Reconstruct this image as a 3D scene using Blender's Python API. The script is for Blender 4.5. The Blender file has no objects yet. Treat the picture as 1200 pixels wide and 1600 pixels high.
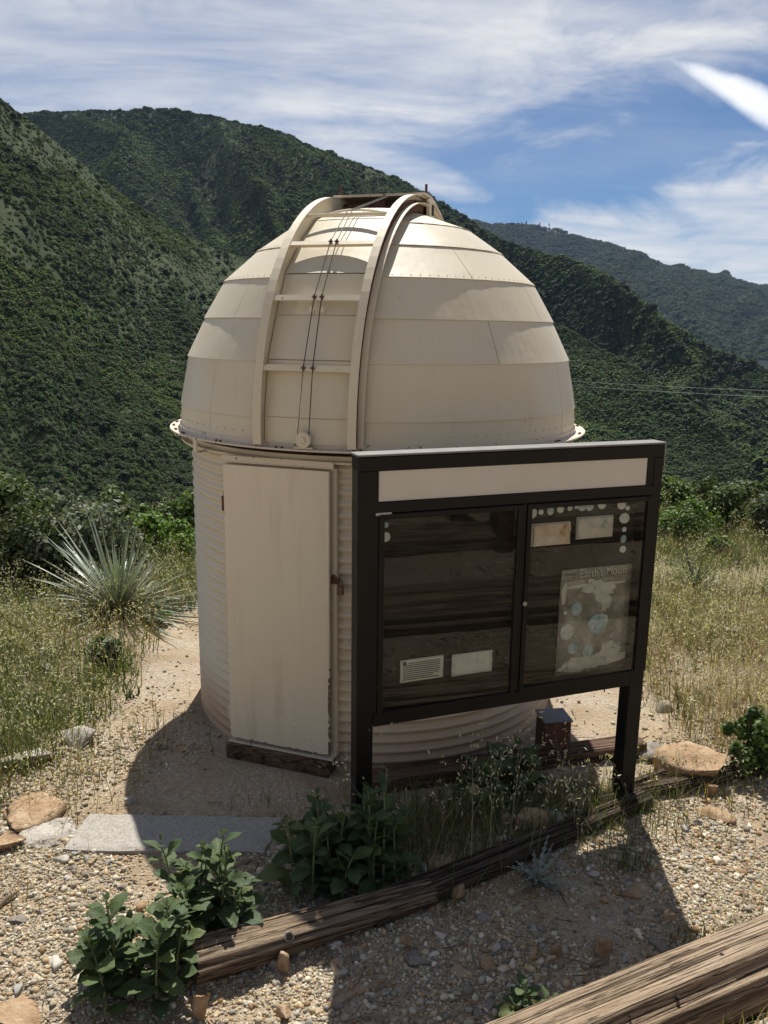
import bpy, math, random
import numpy as np
from mathutils import Matrix, Vector

random.seed(7)
RNG = np.random.default_rng(11)
R = math.radians
SC = bpy.context.scene
COL = SC.collection

# ------------------------------------------------------------------ camera
FPX, CAMZ = 1290.0, 2.70
PITCH, ROLL, YAW = R(12.5), R(0.74), R(0.5)
_c, _s = math.cos(YAW), math.sin(YAW)
RV = np.array([_c, -_s, 0.]); FH = np.array([_s, _c, 0.]); ZV = np.array([0, 0, 1.])
FW = FH*math.cos(PITCH) - ZV*math.sin(PITCH)
UP = FH*math.sin(PITCH) + ZV*math.cos(PITCH)
RC = RV*math.cos(ROLL) + UP*math.sin(ROLL)
UC = -RV*math.sin(ROLL) + UP*math.cos(ROLL)
CAM = np.array([0, 0, CAMZ])
cd = bpy.data.cameras.new('camera')
cam = bpy.data.objects.new('camera', cd); COL.objects.link(cam)
cd.sensor_fit = 'VERTICAL'; cd.sensor_height = 36.0
cd.lens = 36.0*FPX/1600.0
cd.clip_start = 0.05; cd.clip_end = 20000
cam.matrix_world = Matrix(((RC[0], UC[0], -FW[0], 0), (RC[1], UC[1], -FW[1], 0), (RC[2], UC[2], -FW[2], CAMZ), (0, 0, 0, 1)))
SC.camera = cam

def ray(x, y): return FW + RC*(x-600)/FPX - UC*(y-800)/FPX
def pz(x, y, z=0.0):                     # pixel -> point on the height z
    r = ray(x, y); return CAM + r*(z-CAMZ)/r[2]
def pd(x, y, d):                         # pixel -> point at distance d in front
    r = ray(x, y); return CAM + r*d/r[1]

# ------------------------------------------------------------------ sky, sun, exposure
SUN_EL, SUN_AZ = R(59.5), R(3.0)           # azimuth from +Y towards +X
w = bpy.data.worlds.new('World'); SC.world = w; w.use_nodes = True
nt = w.node_tree; nt.nodes.clear()
def N(t, typ, **k):
    n = t.nodes.new(typ)
    for a, b in k.items():
        if a.startswith('i_'): n.inputs[a[2:].replace('_', ' ')].default_value = b
        else: setattr(n, a, b)
    return n
def ramp(t, stops, interp='LINEAR'):
    n = t.nodes.new('ShaderNodeValToRGB'); n.color_ramp.interpolation = interp
    e = n.color_ramp.elements
    while len(e) < len(stops): e.new(0.5)
    for i, (p, c) in enumerate(stops):
        e[i].position = p; e[i].color = (c, c, c, 1) if not hasattr(c, '__len__') else (*c, 1)[:4]
    return n
def mixc(t, a, b, fac, blend='MIX'):
    n = t.nodes.new('ShaderNodeMix'); n.data_type = 'RGBA'; n.blend_type = blend
    for sock, v in ((n.inputs['Factor'], fac), (n.inputs['A'], a), (n.inputs['B'], b)):
        if hasattr(v, 'links'): t.links.new(v, sock)
        elif hasattr(v, '__len__'): sock.default_value = (*v, 1)[:4]
        else: sock.default_value = v
    return n.outputs['Result']
def mth(t, op, a, b=0.0, c=None, clamp=False):
    n = t.nodes.new('ShaderNodeMath'); n.operation = op; n.use_clamp = clamp
    for i, v in enumerate((a, b) if c is None else (a, b, c)):
        if hasattr(v, 'links'): t.links.new(v, n.inputs[i])
        else: n.inputs[i].default_value = v
    return n.outputs[0]

sky = N(nt, 'ShaderNodeTexSky', sky_type='NISHITA', sun_disc=False, sun_elevation=SUN_EL, sun_rotation=SUN_AZ,
        altitude=1500, air_density=1.0, dust_density=0.1, ozone_density=3.0)
tc = N(nt, 'ShaderNodeTexCoord')
sep = N(nt, 'ShaderNodeSeparateXYZ'); nt.links.new(tc.outputs['Generated'], sep.inputs[0])
zz = mth(nt, 'MAXIMUM', mth(nt, 'ADD', sep.outputs[2], 0.10), 0.03)
px = mth(nt, 'DIVIDE', sep.outputs[0], zz); py = mth(nt, 'DIVIDE', sep.outputs[1], zz)
cmb = N(nt, 'ShaderNodeCombineXYZ'); nt.links.new(px, cmb.inputs[0]); nt.links.new(py, cmb.inputs[1])
mp = N(nt, 'ShaderNodeMapping'); nt.links.new(cmb.outputs[0], mp.inputs[0])
mp.inputs['Location'].default_value = (0.35, 0.9, 0); mp.inputs['Rotation'].default_value = (0, 0, R(-24)); mp.inputs['Scale'].default_value = (0.36, 0.62, 1)
n1 = N(nt, 'ShaderNodeTexNoise', i_Scale=1.15, i_Detail=12.0, i_Roughness=0.60, i_Distortion=0.35)
nt.links.new(mp.outputs[0], n1.inputs['Vector'])
mp2 = N(nt, 'ShaderNodeMapping'); nt.links.new(cmb.outputs[0], mp2.inputs[0])
mp2.inputs['Rotation'].default_value = (0, 0, R(-30)); mp2.inputs['Scale'].default_value = (0.55, 1.25, 1)
n2 = N(nt, 'ShaderNodeTexNoise', i_Scale=1.9, i_Detail=12.0, i_Roughness=0.60, i_Distortion=0.5)
nt.links.new(mp2.outputs[0], n2.inputs['Vector'])
veil = ramp(nt, [(0.42, 0.0), (0.62, 1.0)]); nt.links.new(n1.outputs[0], veil.inputs[0])
wisp = ramp(nt, [(0.36, 0.0), (0.70, 1.0)]); nt.links.new(n2.outputs[0], wisp.inputs[0])
cov = mth(nt, 'MULTIPLY', veil.outputs[0], mth(nt, 'ADD', 0.36, mth(nt, 'MULTIPLY', wisp.outputs[0], 0.60)), clamp=True)
SKY_COV = cov
# one lens-shaped cloud, a direction on the sky
def sky_blob(x, y, sx, sy, ang, edge0, edge1, nz, taper=False):
    d = ray(x, y); d = d/np.linalg.norm(d)
    a = RC*math.cos(ang) - UC*math.sin(ang); b = RC*math.sin(ang) + UC*math.cos(ang)
    def dot(v, s):
        n = N(nt, 'ShaderNodeVectorMath', operation='DOT_PRODUCT'); nt.links.new(tc.outputs['Generated'], n.inputs[0]); n.inputs[1].default_value = tuple(v)
        return mth(nt, 'MULTIPLY', mth(nt, 'SUBTRACT', n.outputs['Value'], float(np.dot(v, d))), 1.0/s)
    u, v = dot(a, sx), dot(b, sy)
    v = mth(nt, 'ADD', v, mth(nt, 'MULTIPLY', mth(nt, 'MULTIPLY', u, u), 0.35))
    if taper: v = mth(nt, 'DIVIDE', v, mth(nt, 'MAXIMUM', mth(nt, 'ADD', 0.78, mth(nt, 'MULTIPLY', u, 0.42)), 0.15))
    q = mth(nt, 'ADD', mth(nt, 'MULTIPLY', u, u), mth(nt, 'MULTIPLY', v, v))
    q = mth(nt, 'ADD', q, mth(nt, 'MULTIPLY', mth(nt, 'SUBTRACT', (n4 if nz > 1.95 else n3).outputs[0], 0.5), nz))
    r_ = ramp(nt, [(edge0, 1.0), (edge1, 0.0)], 'EASE'); nt.links.new(mth(nt, 'MULTIPLY', q, 0.25), r_.inputs[0])
    front = N(nt, 'ShaderNodeVectorMath', operation='DOT_PRODUCT'); nt.links.new(tc.outputs['Generated'], front.inputs[0]); front.inputs[1].default_value = tuple(d)
    return mth(nt, 'MULTIPLY', r_.outputs[0], mth(nt, 'GREATER_THAN', front.outputs['Value'], 0.3))
mp4 = N(nt, 'ShaderNodeMapping'); nt.links.new(tc.outputs['Generated'], mp4.inputs[0]); mp4.inputs['Scale'].default_value = (6, 6, 14); mp4.inputs['Rotation'].default_value = (0, R(9), 0)
n4 = N(nt, 'ShaderNodeTexNoise', i_Scale=1.0, i_Detail=11.0, i_Roughness=0.62, i_Distortion=0.5); nt.links.new(mp4.outputs[0], n4.inputs['Vector'])
n3 = N(nt, 'ShaderNodeTexNoise', i_Scale=26.0, i_Detail=9.0, i_Roughness=0.62); nt.links.new(tc.outputs['Generated'], n3.inputs['Vector'])
blob = sky_blob(1160, 147, 0.078, 0.0165, R(33), 0.01, 0.29, 1.2, True)
blob = mth(nt, 'MULTIPLY', blob, mth(nt, 'ADD', 0.62, mth(nt, 'MULTIPLY', n3.outputs[0], 0.62)), clamp=True)
bank = sky_blob(1150, 372, 0.40, 0.070, R(-5), 0.02, 0.34, 4.5)
clr = sky_blob(980, 225, 0.34, 0.085, R(2), 0.03, 0.42, 2.5)
bank2 = sky_blob(600, 250, 0.105, 0.022, R(14), 0.02, 0.34, 4.0)
left = sky_blob(260, 40, 0.62, 0.125, R(-8), 0.03, 0.42, 3.5)
cov = mth(nt, 'MULTIPLY', cov, mth(nt, 'SUBTRACT', 1.0, mth(nt, 'MULTIPLY', clr, 0.80)))
cov = mth(nt, 'MAXIMUM', cov, mth(nt, 'MULTIPLY', left, mth(nt, 'ADD', 0.20, mth(nt, 'ADD', mth(nt, 'MULTIPLY', veil.outputs[0], 0.40), mth(nt, 'MULTIPLY', wisp.outputs[0], 0.60)))))
cov = mth(nt, 'MAXIMUM', cov, mth(nt, 'MULTIPLY', bank, mth(nt, 'ADD', 0.45, mth(nt, 'ADD', mth(nt, 'MULTIPLY', wisp.outputs[0], 0.5), mth(nt, 'MULTIPLY', veil.outputs[0], 0.25)))))
cov = mth(nt, 'MAXIMUM', cov, mth(nt, 'MULTIPLY', bank2, mth(nt, 'ADD', 0.35, mth(nt, 'MULTIPLY', wisp.outputs[0], 0.6))))
skyc = mixc(nt, sky.outputs[0], (0.56, 0.78, 1.0), 1.0, 'MULTIPLY')
cl = mixc(nt, skyc, (12.9, 12.7, 12.5), mth(nt, 'MULTIPLY', cov, 0.94))
cl = mixc(nt, cl, (17, 17, 17.3), blob)
bg = N(nt, 'ShaderNodeBackground', i_Strength=0.05); nt.links.new(cl, bg.inputs[0])
wo = N(nt, 'ShaderNodeOutputWorld'); nt.links.new(bg.outputs[0], wo.inputs[0])

sd = bpy.data.lights.new('sun', 'SUN'); sd.energy = 5.0; sd.angle = R(0.55); sd.color = (1.0, 0.955, 0.885)
sun = bpy.data.objects.new('sun', sd); COL.objects.link(sun)
sdir = Vector((math.sin(SUN_AZ)*math.cos(SUN_EL), math.cos(SUN_AZ)*math.cos(SUN_EL), math.sin(SUN_EL)))
sun.rotation_euler = sdir.to_track_quat('Z', 'Y').to_euler(); sun.location = (0, 0, 30)
SC.render.engine = 'CYCLES'
SC.view_settings.view_transform = 'Standard'; SC.view_settings.look = 'None'
SC.view_settings.exposure = 0.50; SC.view_settings.gamma = 1.0
SC.cycles.max_bounces = 7; SC.cycles.transparent_max_bounces = 12; SC.cycles.volume_bounces = 0

# ------------------------------------------------------------------ materials
MATS = {}
def newmat(name):
    m = bpy.data.materials.new(name); m.use_nodes = True
    t = m.node_tree; b = t.nodes['Principled BSDF']; MATS[name] = m
    return m, t, b
def link(t, a, b): t.links.new(a, b)
def texco(t, kind='Object', scale=(1, 1, 1)):
    c = N(t, 'ShaderNodeTexCoord'); m = N(t, 'ShaderNodeMapping'); m.inputs['Scale'].default_value = scale
    link(t, c.outputs[kind], m.inputs[0]); return m.outputs[0]
def noise(t, v, scale, detail=4, rough=0.55, dist=0.0):
    n = N(t, 'ShaderNodeTexNoise', i_Scale=scale, i_Detail=detail, i_Roughness=rough, i_Distortion=dist)
    if v is not None: link(t, v, n.inputs['Vector'])
    return n.outputs[0]
def bump(t, b, h, strength, dist):
    n = N(t, 'ShaderNodeBump', i_Strength=strength, i_Distance=dist); link(t, h, n.inputs['Height']); link(t, n.outputs[0], b.inputs['Normal'])
def wpos(t, scale=(1, 1, 1)):
    g = N(t, 'ShaderNodeNewGeometry'); m = N(t, 'ShaderNodeMapping'); m.inputs['Scale'].default_value = scale
    link(t, g.outputs['Position'], m.inputs[0]); return m.outputs[0]

def simple(name, col, rough=0.6, metal=0.0, var=0.12, vs=9.0, bs=0.0, bscale=60.0, spec=0.4):
    m, t, b = newmat(name); v = wpos(t)
    n = noise(t, v, vs, 5)
    r = ramp(t, [(0.3, tuple(c*(1-var) for c in col)), (0.7, tuple(min(1, c*(1+var)) for c in col))]); link(t, n, r.inputs[0])
    link(t, r.outputs[0], b.inputs['Base Color']); b.inputs['Roughness'].default_value = rough; b.inputs['Metallic'].default_value = metal
    b.inputs['Specular IOR Level'].default_value = spec
    if bs: bump(t, b, noise(t, v, bscale, 4), bs, 0.004)
    return m

def paint(name, col, rust=0.76, dirt=0.35, streak=True):
    m, t, b = newmat(name); v = wpos(t)
    n = noise(t, v, 2.3, 6, 0.6); vs = wpos(t, (14, 14, 1.0)); st = noise(t, vs, 1.0, 5, 0.6)
    a = mixc(t, col, tuple(c*k for c, k in zip(col, (0.86, 0.80, 0.70))), mth(t, 'MULTIPLY', n, dirt*1.4, clamp=True))
    if streak:
        rs = ramp(t, [(0.58, 0.0), (0.78, 1.0)]); link(t, st, rs.inputs[0])
        a = mixc(t, a, tuple(c*k for c, k in zip(col, (0.70, 0.60, 0.47))), mth(t, 'MULTIPLY', rs.outputs[0], 0.35))
    sp = noise(t, v, 26.0, 3, 0.5); rr = ramp(t, [(rust, 0.0), (rust+0.03, 1.0)]); link(t, sp, rr.inputs[0])
    a = mixc(t, a, (0.16, 0.075, 0.04), mth(t, 'MULTIPLY', rr.outputs[0], 0.8))
    link(t, a, b.inputs['Base Color'])
    rg = ramp(t, [(0.3, 0.38), (0.75, 0.62)]); link(t, n, rg.inputs[0]); link(t, rg.outputs[0], b.inputs['Roughness'])
    b.inputs['Specular IOR Level'].default_value = 0.35
    bump(t, b, noise(t, v, 3.5, 3), 0.25, 0.02)
    return m
CREAM = (0.63, 0.575, 0.44)
M_panel = paint('cream_painted_sheet', CREAM)
M_trim = paint('cream_painted_trim', (0.66, 0.595, 0.455), rust=0.71)
M_rim = paint('rusty_rim_paint', (0.64, 0.56, 0.45), rust=0.63)
def door_paint():
    m, t, b = newmat('door_paint'); v = texco(t)
    n = noise(t, v, 2.0, 6); a = mixc(t, (0.72, 0.645, 0.49), (0.64, 0.555, 0.41), mth(t, 'MULTIPLY', n, 0.6))
    s = N(t, 'ShaderNodeSeparateXYZ'); link(t, v, s.inputs[0])
    ch = noise(t, v, 34.0, 4, 0.6)
    # chipped, rusted edges: latch edge in the lower half and bottom edge
    ex = mth(t, 'MULTIPLY', mth(t, 'SUBTRACT', s.outputs[0], 0.668), 55.0, clamp=True)
    lo = mth(t, 'MULTIPLY', mth(t, 'SUBTRACT', 1.05, s.outputs[2]), 2.2, clamp=True)
    eb = mth(t, 'MULTIPLY', mth(t, 'SUBTRACT', 0.17, s.outputs[2]), 30.0, clamp=True)
    e = mth(t, 'MAXIMUM', mth(t, 'MULTIPLY', ex, lo), eb)
    rr = ramp(t, [(0.42, 0.0), (0.45, 1.0)]); link(t, mth(t, 'MULTIPLY', e, ch), rr.inputs[0])
    rr2 = ramp(t, [(0.76, 0.0), (0.79, 1.0)]); link(t, ch, rr2.inputs[0])
    f = mth(t, 'MAXIMUM', rr.outputs[0], mth(t, 'MULTIPLY', rr2.outputs[0], 0.8))
    sm = ramp(t, [(0.52, 0.0), (0.70, 0.30)]); link(t, noise(t, texco(t, 'Object', (9, 9, 1.1)), 1.0, 6, 0.6), sm.inputs[0]); a = mixc(t, a, (0.42, 0.33, 0.22), sm.outputs[0])
    a = mixc(t, a, (0.10, 0.05, 0.03), mth(t, 'MULTIPLY', f, 0.9))
    link(t, a, b.inputs['Base Color']); b.inputs['Roughness'].default_value = 0.48
    bump(t, b, noise(t, v, 2.2, 2), 0.4, 0.03)
    return m
M_door = door_paint()
def wall_paint():
    m, t, b = newmat('corrugated_wall_paint'); v = texco(t)
    n = noise(t, v, 2.5, 6); s = N(t, 'ShaderNodeSeparateXYZ'); link(t, v, s.inputs[0])
    a = mixc(t, (0.66, 0.59, 0.45), (0.56, 0.48, 0.35), mth(t, 'MULTIPLY', n, 0.6))
    # brown light bounced off the ground, painted into the foot of the wall
    d = mth(t, 'SUBTRACT', 0.62, mth(t, 'ADD', s.outputs[2], mth(t, 'MULTIPLY', n, 0.35)))
    a = mixc(t, a, (0.40, 0.25, 0.145), mth(t, 'MULTIPLY', mth(t, 'MULTIPLY', d, 2.4, clamp=True), 0.85))
    link(t, a, b.inputs['Base Color']); b.inputs['Roughness'].default_value = 0.6
    bump(t, b, noise(t, v, 40, 3), 0.12, 0.003)
    return m
M_wall = wall_paint()
M_dark = simple('dark_gap', (0.03, 0.024, 0.02), 0.9)
M_rust = simple('rusted_iron', (0.10, 0.045, 0.028), 0.85, var=0.45, vs=40, bs=0.4, bscale=120)
M_cable = simple('steel_cable', (0.07, 0.06, 0.05), 0.6, 0.6)
M_black = simple('black_metal_paint', (0.0065, 0.006, 0.0057), 0.5, var=0.25, vs=5, bs=0.06, bscale=90, spec=0.22)
M_alu = simple('dull_aluminium', (0.32, 0.32, 0.31), 0.45, 0.7)
M_capgrey = simple('worn_cap_paint', (0.17, 0.165, 0.155), 0.6, 0.2)
M_head = simple('header_panel_paint', (0.56, 0.525, 0.46), 0.55, var=0.05, vs=3)
M_back = simple('dark_backboard', (0.010, 0.008, 0.006), 0.9, var=0.3, vs=3)
M_redbox = simple('red_brown_box_paint', (0.085, 0.038, 0.028), 0.75, var=0.25, vs=14, bs=0.15)
M_lidgrey = simple('grey_lid', (0.16, 0.16, 0.165), 0.55, 0.3)
M_slab = simple('concrete', (0.33, 0.305, 0.265), 0.95, var=0.28, vs=75, bs=0.5, bscale=190)
M_stem = simple('plant_stem', (0.17, 0.19, 0.085), 0.7)
M_twig = simple('dry_twig', (0.14, 0.10, 0.065), 0.9)
M_padlock = simple('padlock_brass', (0.12, 0.075, 0.05), 0.5, 0.5)

def glassmat():
    m, t, b = newmat('display_glass'); t.nodes.remove(b)
    o = t.nodes['Material Output']; tr = N(t, 'ShaderNodeBsdfTransparent'); tr.inputs[0].default_value = (0.95, 0.96, 0.95, 1)
    gl = N(t, 'ShaderNodeBsdfGlossy', i_Roughness=0.012); gl.inputs[0].default_value = (0.95, 0.95, 0.95, 1)
    df = N(t, 'ShaderNodeBsdfDiffuse'); df.inputs[0].default_value = (0.30, 0.27, 0.22, 1)
    v = texco(t); dn = ramp(t, [(0.42, 0.0), (0.78, 0.012)]); link(t, noise(t, v, 4.0, 8, 0.7), dn.inputs[0])
    fr = N(t, 'ShaderNodeFresnel', i_IOR=1.26); mx = N(t, 'ShaderNodeMixShader'); link(t, fr.outputs[0], mx.inputs[0])
    link(t, tr.outputs[0], mx.inputs[1]); link(t, gl.outputs[0], mx.inputs[2])
    m2 = N(t, 'ShaderNodeMixShader'); link(t, dn.outputs[0], m2.inputs[0]); link(t, mx.outputs[0], m2.inputs[1]); link(t, df.outputs[0], m2.inputs[2])
    link(t, m2.outputs[0], o.inputs[0]); return m
M_glass = glassmat()

def paper(name, c1, c2, c3, sc=7.0, lo=0.42, hi=0.62):
    m, t, b = newmat(name); v = texco(t)
    n = noise(t, v, sc, 8, 0.65, 0.6); r = ramp(t, [(lo-0.06, c1), (lo+0.02, c2), (hi, c3)]); link(t, n, r.inputs[0])
    link(t, r.outputs[0], b.inputs['Base Color']); b.inputs['Roughness'].default_value = 0.8; return m
M_paper = paper('faded_paper', (0.60, 0.59, 0.51), (0.68, 0.67, 0.59), (0.74, 0.73, 0.66), 12)
M_paper2 = paper('water_marked_paper', (0.50, 0.52, 0.47), (0.66, 0.67, 0.61), (0.73, 0.73, 0.67), 16)
M_brown = paper('brown_stained_card', (0.38, 0.22, 0.10), (0.62, 0.50, 0.34), (0.74, 0.69, 0.59), 7)
M_bluec = paper('blue_stained_card', (0.20, 0.29, 0.34), (0.54, 0.53, 0.46), (0.70, 0.66, 0.56), 9)
M_poster = paper('faded_poster', (0.20, 0.185, 0.150), (0.28, 0.262, 0.215), (0.48, 0.48, 0.42), 6, 0.48, 0.64)
M_strip = paper('title_strip_print', (0.20, 0.19, 0.155), (0.26, 0.25, 0.21), (0.32, 0.31, 0.26), 9)
M_posterpale = paper('bleached_poster', (0.30, 0.33, 0.32), (0.52, 0.53, 0.47), (0.64, 0.64, 0.57), 14)
M_teal = paper('teal_moon_disc', (0.12, 0.28, 0.35), (0.28, 0.44, 0.48), (0.56, 0.62, 0.58), 20)
M_paleblue = paper('pale_moon_disc', (0.42, 0.50, 0.50), (0.58, 0.63, 0.60), (0.72, 0.72, 0.65), 22)
M_ink = simple('grey_ink', (0.10, 0.095, 0.08), 0.8)
M_inkpale = simple('pale_lettering', (0.66, 0.64, 0.56), 0.8)

def wood(name, c1, c2, c3, along=0):
    m, t, b = newmat(name)
    def nz(across, al, det=6, ro=0.6, dist=0.0):
        sc = [across]*3; sc[along] = al; return noise(t, texco(t, 'Object', tuple(sc)), 1.0, det, ro, dist)
    g = nz(85, 5.0, 8, 0.7, 0.5); mid = nz(22, 1.8, 7, 0.65, 0.6); big = nz(7, 0.8, 4)
    r = ramp(t, [(0.22, c1), (0.45, c2), (0.68, c3)]); link(t, mth(t, 'ADD', mth(t, 'MULTIPLY', g, 0.6), mth(t, 'MULTIPLY', mid, 0.4)), r.inputs[0])
    ck = nz(15, 0.30, 4, 0.5, 0.25); ck = mth(t, 'ABSOLUTE', mth(t, 'SUBTRACT', ck, 0.5)); cr = ramp(t, [(0.0, 1.0), (0.010, 0.9), (0.018, 0.0)]); link(t, ck, cr.inputs[0])
    ck2 = nz(46, 1.1, 4, 0.55, 0.3); ck2 = mth(t, 'ABSOLUTE', mth(t, 'SUBTRACT', ck2, 0.53)); cr2 = ramp(t, [(0.0, 0.8), (0.018, 0.0)]); link(t, ck2, cr2.inputs[0])
    crack = mth(t, 'MAXIMUM', cr.outputs[0], cr2.outputs[0])
    cc = mixc(t, r.outputs[0], tuple(x*0.55 for x in c2), mth(t, 'MULTIPLY', mth(t, 'SUBTRACT', big, 0.50), 2.0, clamp=True))
    cc = mixc(t, cc, tuple(x*0.6 for x in c1), mth(t, 'MULTIPLY', crack, 0.85))
    link(t, cc, b.inputs['Base Color']); b.inputs['Roughness'].default_value = 0.9; b.inputs['Specular IOR Level'].default_value = 0.2
    bump(t, b, mth(t, 'SUBTRACT', mth(t, 'ADD', mth(t, 'MULTIPLY', g, 0.7), mid), mth(t, 'MULTIPLY', crack, 1.2)), 1.0, 0.014); return m
M_log = wood('weathered_log', (0.075, 0.048, 0.030), (0.25, 0.18, 0.118), (0.41, 0.325, 0.23))
M_log2 = wood('bleached_log', (0.095, 0.062, 0.038), (0.30, 0.22, 0.145), (0.47, 0.375, 0.265))
M_logdark = wood('dark_split_log', (0.028, 0.019, 0.014), (0.085, 0.060, 0.043), (0.20, 0.155, 0.115))
M_sill = wood('sill_timber', (0.05, 0.028, 0.018), (0.12, 0.072, 0.047), (0.22, 0.15, 0.105))
M_logend = simple('log_end_grain', (0.075, 0.05, 0.033), 0.95, var=0.5, vs=30, bs=0.6)

def colattr(name, rough=0.8, trans=0.0, var=0.0, vs=30, bs=0.0, spec=0.3, bd=0.004):
    m, t, b = newmat(name); a = N(t, 'ShaderNodeAttribute', attribute_name='Col'); c = a.outputs[0]
    if var:
        n = noise(t, wpos(t), vs, 5, 0.65); c = mixc(t, c, mixc(t, c, (0.45, 0.42, 0.40), 1.0, 'MULTIPLY'), mth(t, 'MULTIPLY', mth(t, 'SUBTRACT', n, 0.35), var*2.2, clamp=True))
    link(t, c, b.inputs['Base Color']); b.inputs['Roughness'].default_value = rough; b.inputs['Specular IOR Level'].default_value = spec
    if bs: bump(t, b, noise(t, wpos(t), vs*2.2, 6, 0.65), bs, bd)
    if trans:
        tr = N(t, 'ShaderNodeBsdfTranslucent'); link(t, mixc(t, c, (1.15, 1.2, 0.55), 1.0, 'MULTIPLY'), tr.inputs[0])
        mx = N(t, 'ShaderNodeMixShader'); mx.inputs[0].default_value = trans
        o = t.nodes['Material Output']; link(t, b.outputs[0], mx.inputs[1]); link(t, tr.outputs[0], mx.inputs[2]); link(t, mx.outputs[0], o.inputs[0])
    return m
M_gravel = colattr('gravel_stone', 0.85, var=0.35, vs=55, bs=0.35)
M_grass = colattr('grass_blade', 0.65, trans=0.35)
M_bush = colattr('bush_leaf', 0.6, trans=0.28)
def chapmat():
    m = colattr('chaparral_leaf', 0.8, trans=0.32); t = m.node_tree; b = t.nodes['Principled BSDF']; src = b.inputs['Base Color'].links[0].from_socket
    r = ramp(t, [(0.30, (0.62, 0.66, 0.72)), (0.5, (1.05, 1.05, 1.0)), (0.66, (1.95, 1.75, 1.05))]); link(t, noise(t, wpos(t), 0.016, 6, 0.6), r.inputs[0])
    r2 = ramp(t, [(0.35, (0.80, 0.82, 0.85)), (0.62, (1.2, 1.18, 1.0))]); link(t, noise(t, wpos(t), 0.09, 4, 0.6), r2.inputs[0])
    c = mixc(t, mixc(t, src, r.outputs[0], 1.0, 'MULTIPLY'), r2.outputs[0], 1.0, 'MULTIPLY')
    for l in list(t.links):
        if l.from_socket == src and l.to_node != c.node: t.links.new(c, l.to_socket) if l.to_node.type in ('BSDF_PRINCIPLED',) else None
    return m
M_chap = chapmat()

def leafmat():
    m, t, b = newmat('broad_leaf'); v = texco(t, 'Object', (1, 1, 1)); oi = N(t, 'ShaderNodeObjectInfo')
    base = mixc(t, mixc(t, (0.040, 0.070, 0.024), (0.095, 0.135, 0.050), oi.outputs['Random']), (0.15, 0.17, 0.05), mth(t, 'MULTIPLY', mth(t, 'SUBTRACT', oi.outputs['Random'], 0.88), 7.0, clamp=True))
    s = N(t, 'ShaderNodeSeparateXYZ'); link(t, v, s.inputs[0])
    mid = mth(t, 'SUBTRACT', 1.0, mth(t, 'MULTIPLY', mth(t, 'ABSOLUTE', s.outputs[1]), 22.0), clamp=True)
    c = mixc(t, base, (0.14, 0.18, 0.085), mth(t, 'MULTIPLY', mid, 0.5))
    n = noise(t, v, 14.0, 5); c = mixc(t, c, (0.11, 0.14, 0.085), mth(t, 'MULTIPLY', n, 0.35))
    link(t, c, b.inputs['Base Color']); b.inputs['Roughness'].default_value = 0.55; b.inputs['Specular IOR Level'].default_value = 0.2
    bump(t, b, noise(t, v, 9.0, 4), 0.35, 0.01)
    tr = N(t, 'ShaderNodeBsdfTranslucent'); link(t, mixc(t, c, (1.2, 1.3, 0.5), 1.0, 'MULTIPLY'), tr.inputs[0])
    mx = N(t, 'ShaderNodeMixShader'); mx.inputs[0].default_value = 0.22; o = t.nodes['Material Output']
    link(t, b.outputs[0], mx.inputs[1]); link(t, tr.outputs[0], mx.inputs[2]); link(t, mx.outputs[0], o.inputs[0]); return m
M_leaf = leafmat()

def rockmat(name, c1, c2, c3):
    m, t, b = newmat(name); v = wpos(t); n = noise(t, v, 11, 8, 0.65); r = ramp(t, [(0.3, c1), (0.5, c2), (0.7, c3)]); link(t, n, r.inputs[0])
    link(t, r.outputs[0], b.inputs['Base Color']); b.inputs['Roughness'].default_value = 0.9; b.inputs['Specular IOR Level'].default_value = 0.2
    bump(t, b, mth(t, 'ADD', noise(t, v, 38, 8, 0.7), mth(t, 'MULTIPLY', noise(t, v, 9, 5), 1.4)), 0.8, 0.02); return m
M_tan = rockmat('tan_sandstone', (0.25, 0.155, 0.085), (0.40, 0.275, 0.165), (0.52, 0.40, 0.27))
M_white = rockmat('pale_granite', (0.28, 0.25, 0.21), (0.44, 0.40, 0.34), (0.60, 0.56, 0.49))
M_greyrock = rockmat('grey_rock', (0.16, 0.145, 0.125), (0.26, 0.235, 0.20), (0.36, 0.33, 0.285))

def groundmat():
    m, t, b = newmat('sandy_soil'); v = wpos(t); n = noise(t, v, 1.3, 8, 0.6); f = noise(t, v, 28, 8, 0.7)
    r = ramp(t, [(0.32, (0.275, 0.205, 0.130)), (0.52, (0.395, 0.312, 0.205)), (0.72, (0.475, 0.395, 0.275))]); link(t, n, r.inputs[0])
    c = mixc(t, r.outputs[0], (0.14, 0.10, 0.07), mth(t, 'MULTIPLY', mth(t, 'SUBTRACT', f, 0.45), 2.2, clamp=True))
    vo = N(t, 'ShaderNodeTexVoronoi', i_Scale=70.0); link(t, v, vo.inputs['Vector'])
    gr = ramp(t, [(0.0, (0.30, 0.27, 0.225)), (0.5, (0.38, 0.29, 0.195)), (1.0, (0.50, 0.455, 0.38))]); sepc = N(t, 'ShaderNodeSeparateColor'); link(t, vo.outputs['Color'], sepc.inputs[0]); link(t, sepc.outputs[0], gr.inputs[0])
    pm = ramp(t, [(0.40, 0.0), (0.56, 1.0)]); link(t, noise(t, v, 2.2, 5), pm.inputs[0])
    c = mixc(t, c, gr.outputs[0], mth(t, 'MULTIPLY', pm.outputs[0], 0.75))
    link(t, c, b.inputs['Base Color']); b.inputs['Roughness'].default_value = 0.95; b.inputs['Specular IOR Level'].default_value = 0.15
    h = mth(t, 'ADD', f, mth(t, 'MULTIPLY', mth(t, 'SUBTRACT', 1.0, vo.outputs['Distance']), 0.8)); bump(t, b, h, 0.8, 0.015); return m
M_ground = groundmat()

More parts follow.
